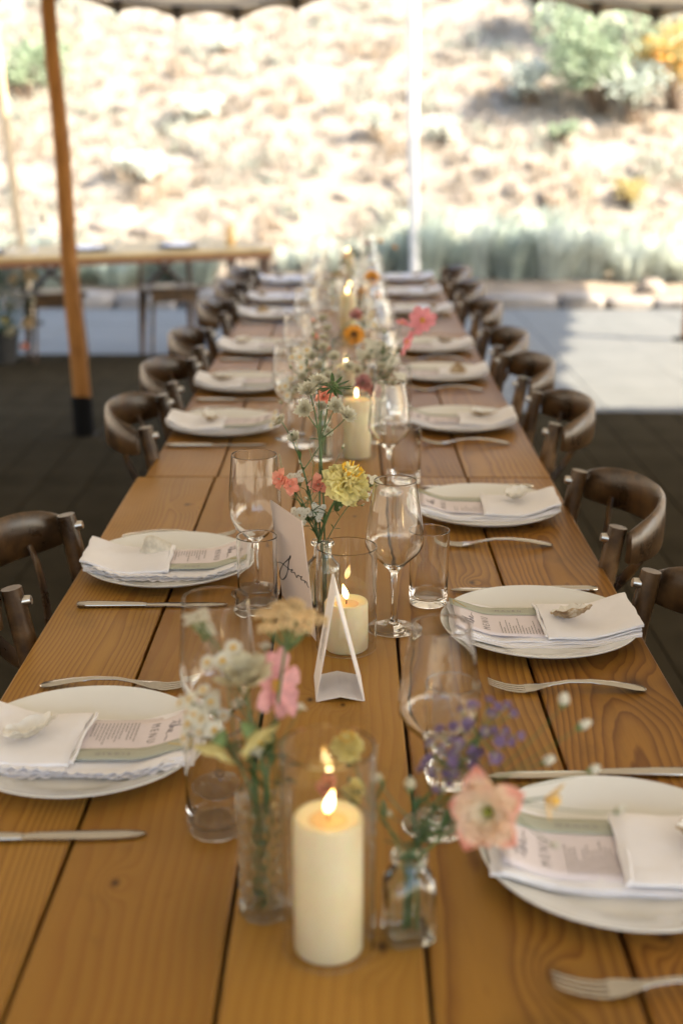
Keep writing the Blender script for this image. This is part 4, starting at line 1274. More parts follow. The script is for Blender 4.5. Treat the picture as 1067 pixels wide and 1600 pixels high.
HEADS = {}
def head(kind, var=0):
    """returns a list of (part name, mesh, sub-parts) for a flower head about 1 unit = real metres, facing +z"""
    key = (kind, var)
    if key in HEADS: return HEADS[key]
    rnd = random.Random(var * 13 + len(kind))
    P, C, G = MB(), MB(), MB()
    pm, cm_ = P_WHITE, C_OLIVE
    if kind == 'astrantia':
        ring(P, 15, 0.0145, 0.0048, 0.55, jit=0.12, rnd=rnd, tip=0.0, curl=0.05, cup=0.15, nv=2)
        ring(P, 13, 0.0125, 0.0042, 0.85, 0.2, jit=0.12, rnd=rnd, tip=0.0, curl=0.05, cup=0.15, nv=2)
        for i in range(26):
            u = sqrt((i + 0.5) / 26); a = i * 2.4
            d = Vector((cos(a) * u * 0.75, sin(a) * u * 0.75, 1)).normalized()
            C.tube([d * 0.001, d * rnd.uniform(0.006, 0.0095)], [0.0003, 0.0002], 3)
            C.lathe([(0, -0.0007), (0.0008, 0), (0, 0.0007)], 4, d * 0.009)
        pm = P_ASTR
    elif kind == 'scabiosa':
        for k in range(3):
            ring(P, 11 - 2 * k, 0.026 - 0.007 * k, 0.014 - 0.003 * k, 0.25 + 0.28 * k, k * 0.3, 0.002, 0.002 * k, 0.12, rnd, tip=0.9, curl=0.35, cup=0.15, ruffle=0.14, notch=0.2)
        dome(C, 0.009, 0.006, 34, 0.0012, rnd, 0.004)
        pm = P_CREAM
    elif kind == 'cosmos':
        ring(P, 8, 0.034, 0.0185, 0.16, jit=0.17, rnd=rnd, tip=0.85, curl=0.02, cup=0.22, ruffle=0.09, notch=0.16, nu=6, nv=4)
        dome(C, 0.0062, 0.005, 40, 0.0010, rnd, 0.001)
        pm, cm_ = P_PINK, C_YEL
    elif kind == 'carnation':
        for i in range(120):
            u = (i + 0.5) / 120; zc = 1 - 1.35 * u; a = i * 2.39996
            d = Vector((sqrt(max(0, 1 - zc * zc)) * cos(a), sqrt(max(0, 1 - zc * zc)) * sin(a), zc)).normalized()
            M = d.to_track_quat('X', 'Z').to_matrix().to_4x4() @ Matrix.Rotation(rnd.uniform(0, 6.28), 4, 'X')
            petal(P, rnd.uniform(0.0235, 0.028) * (1.1 if zc < 0.2 else 1), 0.0125, M, cup=0.25, curl=rnd.uniform(0.0, 0.3), tip=1.0, base=0.1, nu=5, nv=4, ruffle=0.16, ph=i, notch=0.15)
        for i in range(16):
            a = i * 2.4; d = Vector((cos(a) * 0.5, sin(a) * 0.5, 1)).normalized()
            C.tube([d * 0.018, d * 0.0275 + Vector((0.002 * sin(i), 0, 0))], [0.0016, 0.0008], 4)
        G.lathe([(0, -0.038), (0.0032, -0.037), (0.0060, -0.026), (0.0085, -0.012), (0.0092, -0.003), (0.006, 0.0)], 12, rib=lambda a, i: 1 + 0.08 * cos(5 * a))
        pm, cm_ = P_YEL, C_YEL
    elif kind == 'rudbeckia':
        ring(P, 14, 0.030, 0.0115, 0.05, jit=0.08, rnd=rnd, tip=0.5, curl=-0.12, cup=0.2)
        dome(C, 0.0095, 0.008, 60, 0.0012, rnd, 0.001)
        pm, cm_ = P_ORANGE, C_DARK
    elif kind == 'lisianthus':
        ring(P, 5, 0.042, 0.034, 0.66, jit=0.13, rnd=rnd, tip=0.25, curl=-0.34, cup=0.16, ruffle=0.11, nu=10, nv=8)
        ring(P, 5, 0.035, 0.030, 0.92, 0.6, jit=0.13, rnd=rnd, tip=0.35, curl=-0.36, cup=0.2, ruffle=0.12, nu=10, nv=8)
        ring(P, 4, 0.026, 0.024, 1.12, 0.2, jit=0.13, rnd=rnd, tip=0.4, curl=-0.3, cup=0.2, ruffle=0.14, nu=8, nv=6)
        C.lathe([(0, 0.0), (0.004, 0.002), (0.0055, 0.008), (0.003, 0.014), (0, 0.016)], 10)
        G.lathe([(0, -0.012), (0.003, -0.010), (0.007, 0.0), (0.010, 0.008)], 10)
        pm, cm_ = P_PEACH, C_GREEN
    elif kind == 'statice':
        for i in range(22):
            u = sqrt((i + 0.5) / 22); a = i * 2.4
            c = Vector((0.042 * u * cos(a) + rnd.uniform(-0.005, 0.005), 0.036 * u * sin(a) + rnd.uniform(-0.005, 0.005), 0.014 * (1 - u * u) + rnd.uniform(-0.014, 0.010)))
            q = Vector((cos(a) * u, sin(a) * u, 1)).to_track_quat('Z', 'Y').to_matrix().to_4x4()
            t = MB(); ring(t, 5, rnd.uniform(0.005, 0.0105), 0.0075, rnd.uniform(0.2, 1.0), rnd=rnd, tip=0.8, curl=0.1, cup=0.3, ruffle=0.2, nu=4)
            t.xf(Matrix.Translation(c) @ q); P.add(t.v, t.f)
            if i % 2: C.lathe([(0, 0), (0.0025, 0.001), (0.002, 0.005), (0, 0.006)], 6, c)
            G.tube([(0, 0, -0.03), tuple(c * 0.6 + Vector((0, 0, -0.012))), tuple(c)], 0.0007, 4)
        pm, cm_ = P_PURPLE, P_CREAM
    elif kind == 'yarrow':
        for k in range(15):
            u = sqrt((k + 0.5) / 15); a = k * 2.4; q = MB()
            dome(q, 0.0095, 0.004, 14, 0.0024, rnd)
            q.xf(Matrix.Translation((0.028 * u * cos(a) + rnd.uniform(-0.003, 0.003), 0.028 * u * sin(a), 0.007 * (1 - u * u) + rnd.uniform(-0.004, 0.003)))); P.add(q.v, q.f)
        for i in range(14):
            u = sqrt((i + 0.5) / 14); a = i * 2.4
            G.tube([(0, 0, -0.034), (0.018 * u * cos(a), 0.018 * u * sin(a), -0.016), (0.032 * u * cos(a), 0.032 * u * sin(a), 0.006 * (1 - u * u))], 0.0009, 4)
        pm = P_TAN
    elif kind == 'feverfew':
        for (cx, cy, cz, k) in ((0, 0, 0.004, 1.0), (0.019, 0.006, 0, 0.9), (-0.012, 0.016, -0.003, 0.95), (-0.010, -0.017, -0.002, 0.85)):
            t = MB(); ring(t, 11, 0.0105 * k, 0.0058 * k, 0.15, rnd=rnd, tip=0.9, curl=0.0, cup=0.1, r0=0.002, nu=4, nv=2)
            q = Vector((cx * 18, cy * 18, 1)).to_track_quat('Z', 'Y').to_matrix().to_4x4()
            t.xf(Matrix.Translation((cx, cy, cz)) @ q); P.add(t.v, t.f)
            t = MB(); dome(t, 0.0036 * k, 0.0028, 16, 0.0009, rnd, 0.0008); t.xf(Matrix.Translation((cx, cy, cz)) @ q); C.add(t.v, t.f)
            G.tube([(0, 0, -0.03), (cx * 0.6, cy * 0.6, -0.012), (cx, cy, cz)], 0.0008, 4)
        cm_ = C_YEL
    elif kind == 'snapdragon':
        ring(P, 5, 0.026, 0.020, 0.95, rnd=rnd, tip=0.8, curl=-0.35, cup=0.3, ruffle=0.12, nu=7, nv=4)
        ring(P, 4, 0.020, 0.015, 1.15, 0.5, rnd=rnd, tip=0.8, curl=-0.2, cup=0.3, ruffle=0.1)
        C.lathe([(0, 0.004), (0.003, 0.008), (0.002, 0.016), (0, 0.018)], 8)
        G.lathe([(0, -0.010), (0.003, -0.008), (0.0065, 0.0), (0.008, 0.006)], 10)
        pm, cm_ = P_LEMON, C_YEL
    elif kind == 'alstroemeria':
        ring(P, 5, 0.021, 0.015, 0.45, jit=0.25, rnd=rnd, tip=0.95, curl=-0.1, cup=0.25, ruffle=0.2)
        ring(P, 4, 0.017, 0.013, 0.85, 0.4, jit=0.25, rnd=rnd, tip=0.95, curl=-0.1, cup=0.2, ruffle=0.22)
        C.lathe([(0, 0.001), (0.002, 0.004), (0.001, 0.012), (0, 0.013)], 6)
        pm, cm_ = P_CORAL, P_CREAM
    elif kind == 'orlaya':
        for i in range(9):
            a = 2 * pi * i / 9 + 0.2; r = 0.014 if i % 2 else 0.007
            t = MB(); ring(t, 5, 0.0062, 0.0055, 0.2, i, rnd=rnd, tip=1.0, curl=0.0, cup=0.1, notch=0.4, nu=4, nv=2)
            t.xf(Matrix.Translation((r * cos(a), r * sin(a), 0.002))); P.add(t.v, t.f)
            C.lathe([(0, 0), (0.0011, 0.0004), (0, 0.0016)], 5, (r * cos(a), r * sin(a), 0.002))
            G.tube([(0, 0, -0.018), (r * cos(a), r * sin(a), 0.001)], 0.0006, 4)
    elif kind == 'bud':
        P.lathe([(0, 0.0), (0.004, 0.002), (0.0065, 0.008), (0.0055, 0.015), (0.002, 0.020), (0, 0.021)], 8, rib=lambda a, i: 1 + 0.12 * cos(4 * a))
        G.lathe([(0, -0.004), (0.003, -0.002), (0.0052, 0.003), (0.0066, 0.0075)], 8)
        C.lathe([(0, 0.018), (0.001, 0.02), (0, 0.022)], 5)
        pm = P_CREAM
    elif kind == 'sepal_star':
        ring(P, 11, 0.030, 0.0052, -0.12, jit=0.14, rnd=rnd, tip=0.0, curl=0.25, cup=0.2, nu=6, nv=2)
        ring(P, 9, 0.020, 0.0040, -0.45, 0.3, jit=0.14, rnd=rnd, tip=0.0, curl=0.2, cup=0.2, nu=5, nv=2)
        dome(C, 0.0075, 0.007, 34, 0.0012, rnd, 0.0)
        pm, cm_ = LEAF, SEPAL
    elif kind == 'lily_bud':
        ring(P, 5, 0.024, 0.009, 0.5, jit=0.2, rnd=rnd, tip=0.1, curl=0.1, cup=0.3)
        C.lathe([(0, 0), (0.004, 0.003), (0.003, 0.012), (0, 0.016)], 7)
        pm, cm_ = P_TAN, C_YEL
    elif kind == 'seed_spike':
        for i in range(22):
            z = i * 0.0016; r = 0.0042 * (1 - i / 26); a = i * 2.4
            P.lathe([(0, -0.0013), (0.0014, 0), (0, 0.0013)], 5, (r * cos(a), r * sin(a), z))
        C.tube([(0, 0, -0.004), (0, 0, 0.036)], 0.0006, 4)
        pm, cm_ = C_OLIVE, STEM
    out = [('petals', P.mesh(kind + '_petals', pm, 180))]
    if C.v: out.append(('flower_centre', C.mesh(kind + '_centre', cm_, 60)))
    if G.v: out.append(('calyx', G.mesh(kind + '_calyx', SEPAL if kind != 'carnation' else STEM, 60)))
    HEADS[key] = out
    return out

def bez(p0, p1, p2, n=10):
    return [p0 * (1 - t) ** 2 + p1 * (2 * t * (1 - t)) + p2 * t * t for t in [i / n for i in range(n + 1)]]
def leaf_into(b, p, d, L, W, rnd):
    d = d.normalized()
    q = d.to_track_quat('X', 'Z').to_matrix().to_4x4()
    t = MB(); petal(t, L, W, None, cup=0.25, curl=rnd.uniform(-0.35, 0.1), tip=0.05, base=0.1, nu=6, nv=2)
    t.xf(Matrix.Translation(p) @ q); b.add(t.v, t.f)
CENTRE_TABLE = 'flower stems in the bud vases'
def stem_flower(kind, label, vase, heads, leaves=4, thick=0.0013, seed=0, group=CENTRE_TABLE, name=None, tint=None, leafsize=0.022, neck=None):
    """vase: index of the vase; heads: list of (point, facing, scale)"""
    rnd = random.Random(seed * 17 + len(label))
    X, Y, _, _ = VASES[vase]
    base = Vector((X + rnd.uniform(-0.008, 0.008), Y + rnd.uniform(-0.008, 0.008), TZ + 0.012))
    lipz = neck if neck else TZ + VN[vase]
    lip = Vector((X, Y, lipz)) + Vector((rnd.uniform(-1, 1), rnd.uniform(-1, 1), 0)) * VR[vase]
    t = thing(name or kind + '_flower', label, 'flower', base, 0, group)
    st = MB()
    main = Vector(heads[0][0])
    dirv = (main - lip).normalized()
    lip = lip + Vector((dirv.x, dirv.y, 0)) * VR[vase] * 0.6
    bend = lip + Vector(((lip - base).x * 1.5, (lip - base).y * 1.5, (main.z - lip.z) * 0.55))
    face0 = Vector(heads[0][1]).normalized()
    low = [base + (lip - base) * (i / 4) for i in range(4)]
    up = bez(lip, bend * 0.6 + (main - face0 * 0.02) * 0.4, main, 12)
    path = low + up
    st.tube([p - base for p in path], [thick * (1.15 - 0.5 * i / len(path)) for i in range(len(path))], 6)
    for hi, (p, f, s) in enumerate(heads):
        p = Vector(p); f = Vector(f).normalized()
        if hi:
            k = rnd.uniform(0.30, 0.7)
            a = up[int(len(up) * k)]
            pts = bez(a, a * 0.35 + (p - f * 0.012) * 0.65 + Vector((0, 0, -0.004)), p, 7)
            st.tube([q - base for q in pts], [thick * 0.75 * (1 - 0.05 * i) for i in range(8)], 5)
        rot = f.to_track_quat('Z', 'Y') @ Quaternion((0, 0, 1), rnd.uniform(0, 6.28))
        parts = head(kind, hi % 2)
        par = None
        for nm, me in parts:
            o = link('flower_head' if nm == 'petals' else nm, me, par or t)
            if par is None:
                o.location = p - base; o.rotation_mode = 'QUATERNION'; o.rotation_quaternion = rot; o.scale = (s, s, s)
                par = o
                if tint is not None:
                    me2 = TINTS.setdefault((me.name, tint.name), me.copy())
                    me2.materials[0] = tint; o.data = me2
    st.build('stem', STEM, t, 60)
    lf = 0
    while lf < leaves:
        k = rnd.uniform(0.05, 0.8)
        a = up[int((len(up) - 1) * k)]
        d = Vector((rnd.uniform(-1, 1), rnd.uniform(-1, 0.5), rnd.uniform(0.1, 0.9)))
        b = MB(); leaf_into(b, a - base, d, leafsize * rnd.uniform(0.7, 1.3), leafsize * 0.24, rnd)
        b.build('leaf', LEAF, t, 180); lf += 1
    return t
TINTS = {}
VN = [max(v.co.z for v in me.vertices) for (_, _, me, _) in VASES]
VR = [0.014, 0.007, 0.007, 0.007, 0.014, 0.007, 0.007, 0.014, 0.007]
CAMV = Vector((0, 0, 1.45))
def tocam(p, dx=0.0, dz=0.0):
    v = (CAMV - Vector(p)).normalized()
    return v + Vector((dx, 0, dz))
def H(px, py, Y, dx=0.0, dz=0.0, s=1.0, away=False):
    p = at(px, py, Y); f = tocam(p, dx, dz)
    if away: f = -f + Vector((dx * 2, 0, dz * 2))
    return (p, f, s)
V = Vector
# --- vase 0: cut crystal, nearest left
def S(*a, **k): return stem_flower(*a, **k)
S('yarrow', 'tan yarrow head rising highest from the cut crystal vase', 0, [(at(452, 968, 1.115), V((0.05, -0.10, 1)), 0.98)], 2, 0.0019, 1, leafsize=0.035)
S('scabiosa', 'large creamy scabiosa facing away left in the cut crystal vase', 0, [(at(385, 1065, 1.06), V((-0.15, -0.25, 1)), 1.10)], 2, 0.0015, 2)
S('cosmos', 'pink cosmos seen side-on in the cut crystal vase', 0, [(at(428, 1072, 1.085), V((0.80, -0.42, 0.25)), 1.05)], 1, 0.0013, 3, tint=P_BLUSH)
S('feverfew', 'white feverfew spray leaning left over the near tumbler', 0, [(at(318, 1125, 1.05), V((-0.5, -0.7, 0.6)), 0.85), (at(300, 1095, 1.06), V((-0.6, -0.5, 0.7)), 0.7), (at(350, 1035, 1.07), V((-0.2, -0.7, 0.7)), 0.8), (at(298, 1135, 1.06), V((-0.7, -0.5, 0.4)), 0.7), (at(335, 1105, 1.07), V((-0.2, -0.7, 0.7)), 0.6)], 3, 0.0012, 4)
S('snapdragon', 'pale yellow snapdragon spray low in the cut crystal vase', 0, [(at(388, 1140, 1.03), V((0.5, -0.3, -0.45)), 1.0), (at(345, 1155, 1.03), V((-0.35, -0.4, -0.6)), 0.95)], 5, 0.0017, 5, leafsize=0.03)
S('orlaya', 'small white lace flower at the far left of the cut crystal vase', 0, [(at(310, 968, 1.10), V((-0.2, -0.1, 1)), 0.9), (at(322, 985, 1.11), V((0.2, -0.1, 1)), 0.7)], 3, 0.0012, 6)
S('orlaya', 'fine green filler sprigs with tiny white dots in the cut crystal vase', 0, [(at(400, 1175, 1.02), V((0.2, -0.6, 0.8)), 0.35), (at(372, 1100, 1.08), V((-0.2, -0.3, 1)), 0.4), (at(470, 1105, 1.09), V((0.4, -0.1, 1)), 0.35), (at(415, 1010, 1.10), V((0.0, -0.1, 1)), 0.4)], 14, 0.0008, 61, leafsize=0.02)
# --- vase 1: square bottle, nearest right
S('lisianthus', 'peach lisianthus with green eye leaning right over the plate', 1, [(at(768, 1268, 0.985), V((-0.55, -0.70, 0.30)), 0.86)], 3, 0.0016, 7, leafsize=0.03)
S('statice', 'purple statice cluster right of the nearest candle', 1, [(at(757, 1145, 1.05), V((0.1, -0.8, 0.5)), 0.85), (at(705, 1190, 1.04), V((-0.4, -0.7, 0.5)), 0.75)], 6, 0.0014, 8)
S('bud', 'thin spray of tiny white buds arching over the right plate', 1, [(at(848, 1192, 1.02), V((0.5, -0.5, 0.6)), 0.75), (at(878, 1103, 1.03), V((0.1, -0.3, 1)), 0.75), (at(902, 1138, 1.03), V((0.7, -0.2, 0.6)), 0.7), (at(918, 1206, 1.01), V((0.7, -0.2, 0.5)), 0.6), (at(962, 1270, 0.99), V((0.5, -0.3, 0.8)), 0.55), (at(862, 1320, 0.97), V((0.3, -0.6, 0.3)), 0.5)], 3, 0.0008, 9, tint=P_WHITE)
S('lily_bud', 'tan opening bud beside the peach lisianthus', 1, [(at(850, 1247, 1.0), V((0.9, -0.4, -0.1)), 0.95)], 2, 0.0013, 10)
S('bud', 'coral and white buds on straight stems right of the nearest candle', 1, [(at(640, 1235, 1.02), V((0, -0.2, 1)), 0.75), (at(594, 1222, 1.03), V((-0.2, -0.1, 1)), 0.5)], 5, 0.0012, 11)
S('carnation', 'small yellow blooms seen through the nearest candle glass', 1, [(at(545, 1168, 1.10), V((-0.1, -0.2, 1)), 0.62), (at(558, 1235, 1.10), V((0.3, -0.8, -0.3)), 0.5)], 4, 0.0011, 12, name='yellow_flower')
S('alstroemeria', 'small coral flower behind the nearest candle glass', 1, [(at(516, 1225, 1.09), V((-0.4, -0.7, 0.2)), 0.7)], 2, 0.0010, 13)
S('bud', 'fine green filler sprigs with pale dots in the square bottle', 1, [(at(690, 1240, 1.03), V((0.2, -0.3, 1)), 0.4), (at(735, 1215, 1.04), V((0.4, -0.3, 0.8)), 0.45), (at(672, 1190, 1.06), V((0.0, -0.2, 1)), 0.35), (at(795, 1160, 1.05), V((0.4, -0.3, 0.9)), 0.4), (at(610, 1275, 1.03), V((-0.3, -0.3, 0.9)), 0.35)], 16, 0.0007, 62, leafsize=0.018)
# --- vase 2: ribbed bottle by the number card
S('carnation', 'yellow carnation with thick green calyx by the table number card', 2, [(at(541, 757, 1.79), V((0.30, -0.30, 0.88)), 1.28)], 2, 0.0024, 20)
S('astrantia', 'tallest white astrantia spray in the vase by the table number card', 2, [(at(484, 613, 1.80), V((-0.2, -0.5, 0.8)), 1.4), (at(477, 641, 1.79), V((-0.2, -0.8, 0.4)), 1.3), (at(497, 600, 1.81), V((0.1, -0.3, 1)), 1.25), (at(523, 636, 1.81), V((0.2, -0.8, 0.5)), 1.15), (at(541, 652, 1.80), V((0.4, -0.6, 0.7)), 1.2), (at(502, 637, 1.82), V((0, -0.6, 0.7)), 0.8)], 4, 0.0013, 21)
S('astrantia', 'white astrantia spray leaning left above the table number card', 2, [(at(441, 660, 1.81), V((-0.7, -0.3, 0.7)), 1.0), (at(461, 686, 1.80), V((-0.3, -0.6, 0.6)), 0.95), (at(512, 675, 1.82), V((0.1, -0.8, 0.4)), 0.7)], 4, 0.0012, 22)
S('sepal_star', 'spent green flower with star of sepals in the vase by the table number card', 2, [(at(520, 604, 1.82), V((0.05, -0.25, 1)), 1.05)], 1, 0.0013, 23)
S('alstroemeria', 'coral flower low on the left in the vase by the table number card', 2, [(at(441, 750, 1.80), V((-0.6, -0.6, 0.4)), 0.85), (at(453, 760, 1.79), V((0.2, -0.8, 0.3)), 0.7), (at(497, 757, 1.81), V((0.1, -0.9, 0.3)), 0.85)], 3, 0.0010, 24)
S('alstroemeria', 'coral flower hidden high behind the green sepal star', 2, [(at(505, 620, 1.86), V((0.2, -0.8, 0.5)), 0.8)], 1, 0.0011, 25)
S('orlaya', 'white lace flower low left in the vase by the table number card', 2, [(at(470, 806, 1.79), V((-0.5, -0.7, 0.5)), 1.0), (at(462, 750, 1.81), V((-0.4, -0.5, 0.7)), 0.9), (at(496, 800, 1.80), V((0.1, -0.9, 0.4)), 0.8)], 8, 0.0009, 26, leafsize=0.014)
S('seed_spike', 'dark seed spike at the left of the vase by the table number card', 2, [(at(441, 737, 1.81), V((-0.15, 0.05, 1)), 0.75), (at(490, 726, 1.80), V((-0.25, 0.0, 1)), 0.75)], 8, 0.0009, 27, leafsize=0.016)
S('orlaya', 'thin white filler sprig right of the yellow carnation', 2, [(at(584, 752, 1.83), V((0.5, -0.4, 0.8)), 0.7), (at(570, 775, 1.82), V((0.5, -0.6, 0.4)), 0.5)], 4, 0.0008, 28, leafsize=0.012)
S('bud', 'fine green filler sprigs in the vase by the table number card', 2, [(at(470, 725, 1.81), V((-0.4, -0.1, 1)), 0.35), (at(535, 700, 1.82), V((0.3, -0.1, 1)), 0.35), (at(565, 790, 1.80), V((0.6, -0.3, 0.5)), 0.3), (at(480, 780, 1.79), V((-0.5, -0.4, 0.6)), 0.3), (at(530, 795, 1.79), V((0.2, -0.5, 0.6)), 0.3)], 22, 0.0006, 63, leafsize=0.013)
S('astrantia', 'dense cream astrantia cloud left of the third candle', 3, [(at(505, 545, 2.80), V((0, -0.5, 0.8)), 1.2), (at(488, 560, 2.79), V((-0.2, -0.6, 0.7)), 1.2), (at(530, 590, 2.77), V((0.1, -0.8, 0.5)), 1.2), (at(505, 530, 2.82), V((0, -0.4, 0.9)), 1.0), (at(465, 610, 2.74), V((-0.4, -0.6, 0.5)), 1.0)], 8, 0.0009, 64)
S('orlaya', 'white lace flower haze right of the third candle', 4, [(at(610, 565, 2.95), V((0.3, -0.6, 0.7)), 1.2), (at(625, 590, 2.93), V((0.4, -0.6, 0.6)), 1.0), (at(570, 590, 2.9), V((0, -0.8, 0.5)), 1.1), (at(592, 555, 2.97), V((0.1, -0.5, 0.8)), 1.2)], 8, 0.0008, 65)
# --- vases 3 and 4
S('astrantia', 'high blurred astrantia spray behind the green sepal star', 3, [(at(522, 560, 2.76), V((0, -0.6, 0.7)), 1.3), (at(498, 575, 2.76), V((-0.3, -0.6, 0.7)), 1.3), (at(545, 575, 2.78), V((0.2, -0.6, 0.7)), 1.3), (at(512, 590, 2.75), V((0, -0.8, 0.5)), 1.3), (at(474, 590, 2.74), V((-0.4, -0.6, 0.6)), 1.1)], 4, 0.0013, 30)
S('scabiosa', 'dusky pink scabiosa behind the green sepal star', 3, [(at(566, 600, 2.79), V((0.2, -0.8, 0.5)), 0.85), (at(582, 612, 2.80), V((0.3, -0.8, 0.4)), 0.6)], 2, 0.0013, 31, tint=P_ROSE)
S('feverfew', 'white feverfew spray leaning left behind the tallest astrantia', 3, [(at(470, 560, 2.74), V((-0.3, -0.7, 0.6)), 1.1), (at(448, 605, 2.74), V((-0.5, -0.6, 0.5)), 1.0), (at(430, 655, 2.72), V((-0.6, -0.6, 0.4)), 0.8)], 6, 0.0011, 32)
S('cosmos', 'pink cosmos facing the camera, farthest right of the centre flowers', 4, [(at(660, 501, 2.95), V((-0.1, -0.9, 0.35)), 1.02)], 1, 0.0012, 33)
S('cosmos', 'deeper pink cosmos seen side-on below the right-hand cosmos', 4, [(at(633, 534, 2.93), V((0.75, -0.3, -0.35)), 1.0), (at(628, 505, 2.94), V((0.1, -0.4, 0.8)), 0.5)], 2, 0.0012, 34)
S('astrantia', 'blurred cream astrantia cloud right of the third candle', 4, [(at(596, 575, 2.92), V((0.2, -0.6, 0.7)), 1.3), (at(575, 560, 2.92), V((0, -0.6, 0.7)), 1.3), (at(612, 600, 2.90), V((0.4, -0.6, 0.6)), 1.2), (at(590, 605, 2.89), V((0.2, -0.8, 0.5)), 1.2), (at(560, 580, 2.90), V((-0.2, -0.7, 0.5)), 1.2)], 5, 0.0011, 35)
S('orlaya', 'white lace flower cluster behind the third candle', 4, [(at(566, 556, 2.95), V((0, -0.6, 0.8)), 1.2), (at(582, 540, 2.95), V((0.2, -0.6, 0.8)), 1.3), (at(600, 545, 2.96), V((0.3, -0.6, 0.8)), 1.1)], 3, 0.0010, 36)
# --- vase 5
S('rudbeckia', 'orange black-eyed daisy in the middle of the far flowers', 5, [(at(553, 523, 3.50), V((-0.05, -0.85, 0.45)), 1.05)], 2, 0.0014, 40)
S('scabiosa', 'pink scabiosa above the orange black-eyed daisy', 5, [(at(556, 494, 3.56), V((0, -0.7, 0.7)), 0.8)], 2, 0.0013, 41, tint=P_ROSE)
S('feverfew', 'white feverfew spray above and right of the orange daisy', 5, [(at(578, 498, 3.56), V((0.2, -0.6, 0.8)), 1.2), (at(583, 540, 3.54), V((0.3, -0.7, 0.5)), 1.0), (at(470, 545, 3.44), V((-0.3, -0.7, 0.6)), 0.9)], 4, 0.0012, 42)
S('bud', 'red buds on leafy stems left of the orange daisy', 5, [(at(495, 532, 3.45), V((-0.2, -0.3, 1)), 1.0), (at(512, 548, 3.47), V((0.2, -0.3, 1)), 0.8), (at(490, 505, 3.46), V((-0.2, 0, 1)), 0.7)], 9, 0.0013, 43, tint=P_CORAL, leafsize=0.03)
S('astrantia', 'cream astrantia cloud below the orange black-eyed daisy', 5, [(at(512, 515, 3.5), V((-0.1, -0.6, 0.8)), 1.3), (at(590, 520, 3.5), V((0.2, -0.6, 0.7)), 1.3), (at(505, 500, 3.52), V((-0.2, -0.5, 0.8)), 1.3)], 8, 0.0011, 66, leafsize=0.03)
S('bud', 'tall leafy green sprigs behind the third candle', 4, [(at(600, 520, 2.96), V((0.2, -0.2, 1)), 0.6), (at(620, 550, 2.95), V((0.4, -0.2, 0.9)), 0.6), (at(545, 560, 2.92), V((-0.3, -0.2, 0.9)), 0.5)], 18, 0.0011, 67, leafsize=0.026)
S('bud', 'tall leafy green sprigs left of the third candle', 3, [(at(455, 575, 2.75), V((-0.4, -0.1, 1)), 0.6), (at(490, 525, 2.8), V((-0.2, -0.1, 1)), 0.6), (at(540, 560, 2.8), V((0.2, -0.2, 1)), 0.5), (at(440, 630, 2.73), V((-0.6, -0.2, 0.7)), 0.5)], 20, 0.0011, 68, leafsize=0.026)
# --- vases 6, 7, 8
S('rudbeckia', 'upper orange daisy of the far vase near the table end', 6, [(at(582, 434, 4.72), V((0.2, -0.8, 0.4)), 1.05)], 3, 0.0014, 50)
S('rudbeckia', 'lower orange daisy of the far vase near the table end', 6, [(at(566, 459, 4.70), V((0, -0.8, 0.3)), 0.8), (at(592, 462, 4.71), V((0.4, -0.8, 0.1)), 0.6)], 5, 0.0013, 51, leafsize=0.03)
S('astrantia', 'pale astrantia spray by the fifth candle', 6, [(at(556, 478, 4.68), V((0, -0.7, 0.6)), 1.5), (at(575, 485, 4.68), V((0.2, -0.7, 0.6)), 1.4), (at(600, 478, 4.7), V((0.3, -0.7, 0.6)), 1.3)], 5, 0.0012, 52, leafsize=0.03)
S('yarrow', 'tan yarrow by the second last candle', 7, [(at(528, 430, 5.30), V((0, -0.4, 1)), 0.9)], 6, 0.0014, 53, leafsize=0.04)
S('feverfew', 'white feverfew by the second last candle', 7, [(at(508, 442, 5.28), V((-0.2, -0.6, 0.8)), 1.1), (at(522, 470, 5.25), V((0, -0.8, 0.6)), 1.0)], 6, 0.0012, 54, leafsize=0.04)
S('seed_spike', 'tall green seed spike at the far end of the table', 8, [(at(519, 366, 6.18), V((-0.5, 0, 0.9)), 1.6), (at(535, 385, 6.2), V((-0.2, 0, 1)), 1.5)], 12, 0.0014, 55, leafsize=0.045)
S('scabiosa', 'pink scabiosa at the far end of the table', 8, [(at(574, 382, 6.22), V((0.1, -0.6, 0.8)), 0.8)], 8, 0.0014, 56, tint=P_ROSE, leafsize=0.045)
S('rudbeckia', 'small orange daisy at the far end of the table', 8, [(at(594, 376, 6.22), V((0.3, -0.6, 0.7)), 0.5), (at(617, 386, 6.2), V((0.4, -0.6, 0.7)), 0.45)], 8, 0.0013, 57, leafsize=0.045)
S('astrantia', 'cream astrantia spray at the far end of the table', 8, [(at(550, 395, 6.2), V((0, -0.6, 0.8)), 1.6), (at(535, 412, 6.2), V((-0.2, -0.7, 0.6)), 1.6), (at(565, 410, 6.2), V((0.2, -0.7, 0.6)), 1.5)], 10, 0.0013, 58, leafsize=0.045)

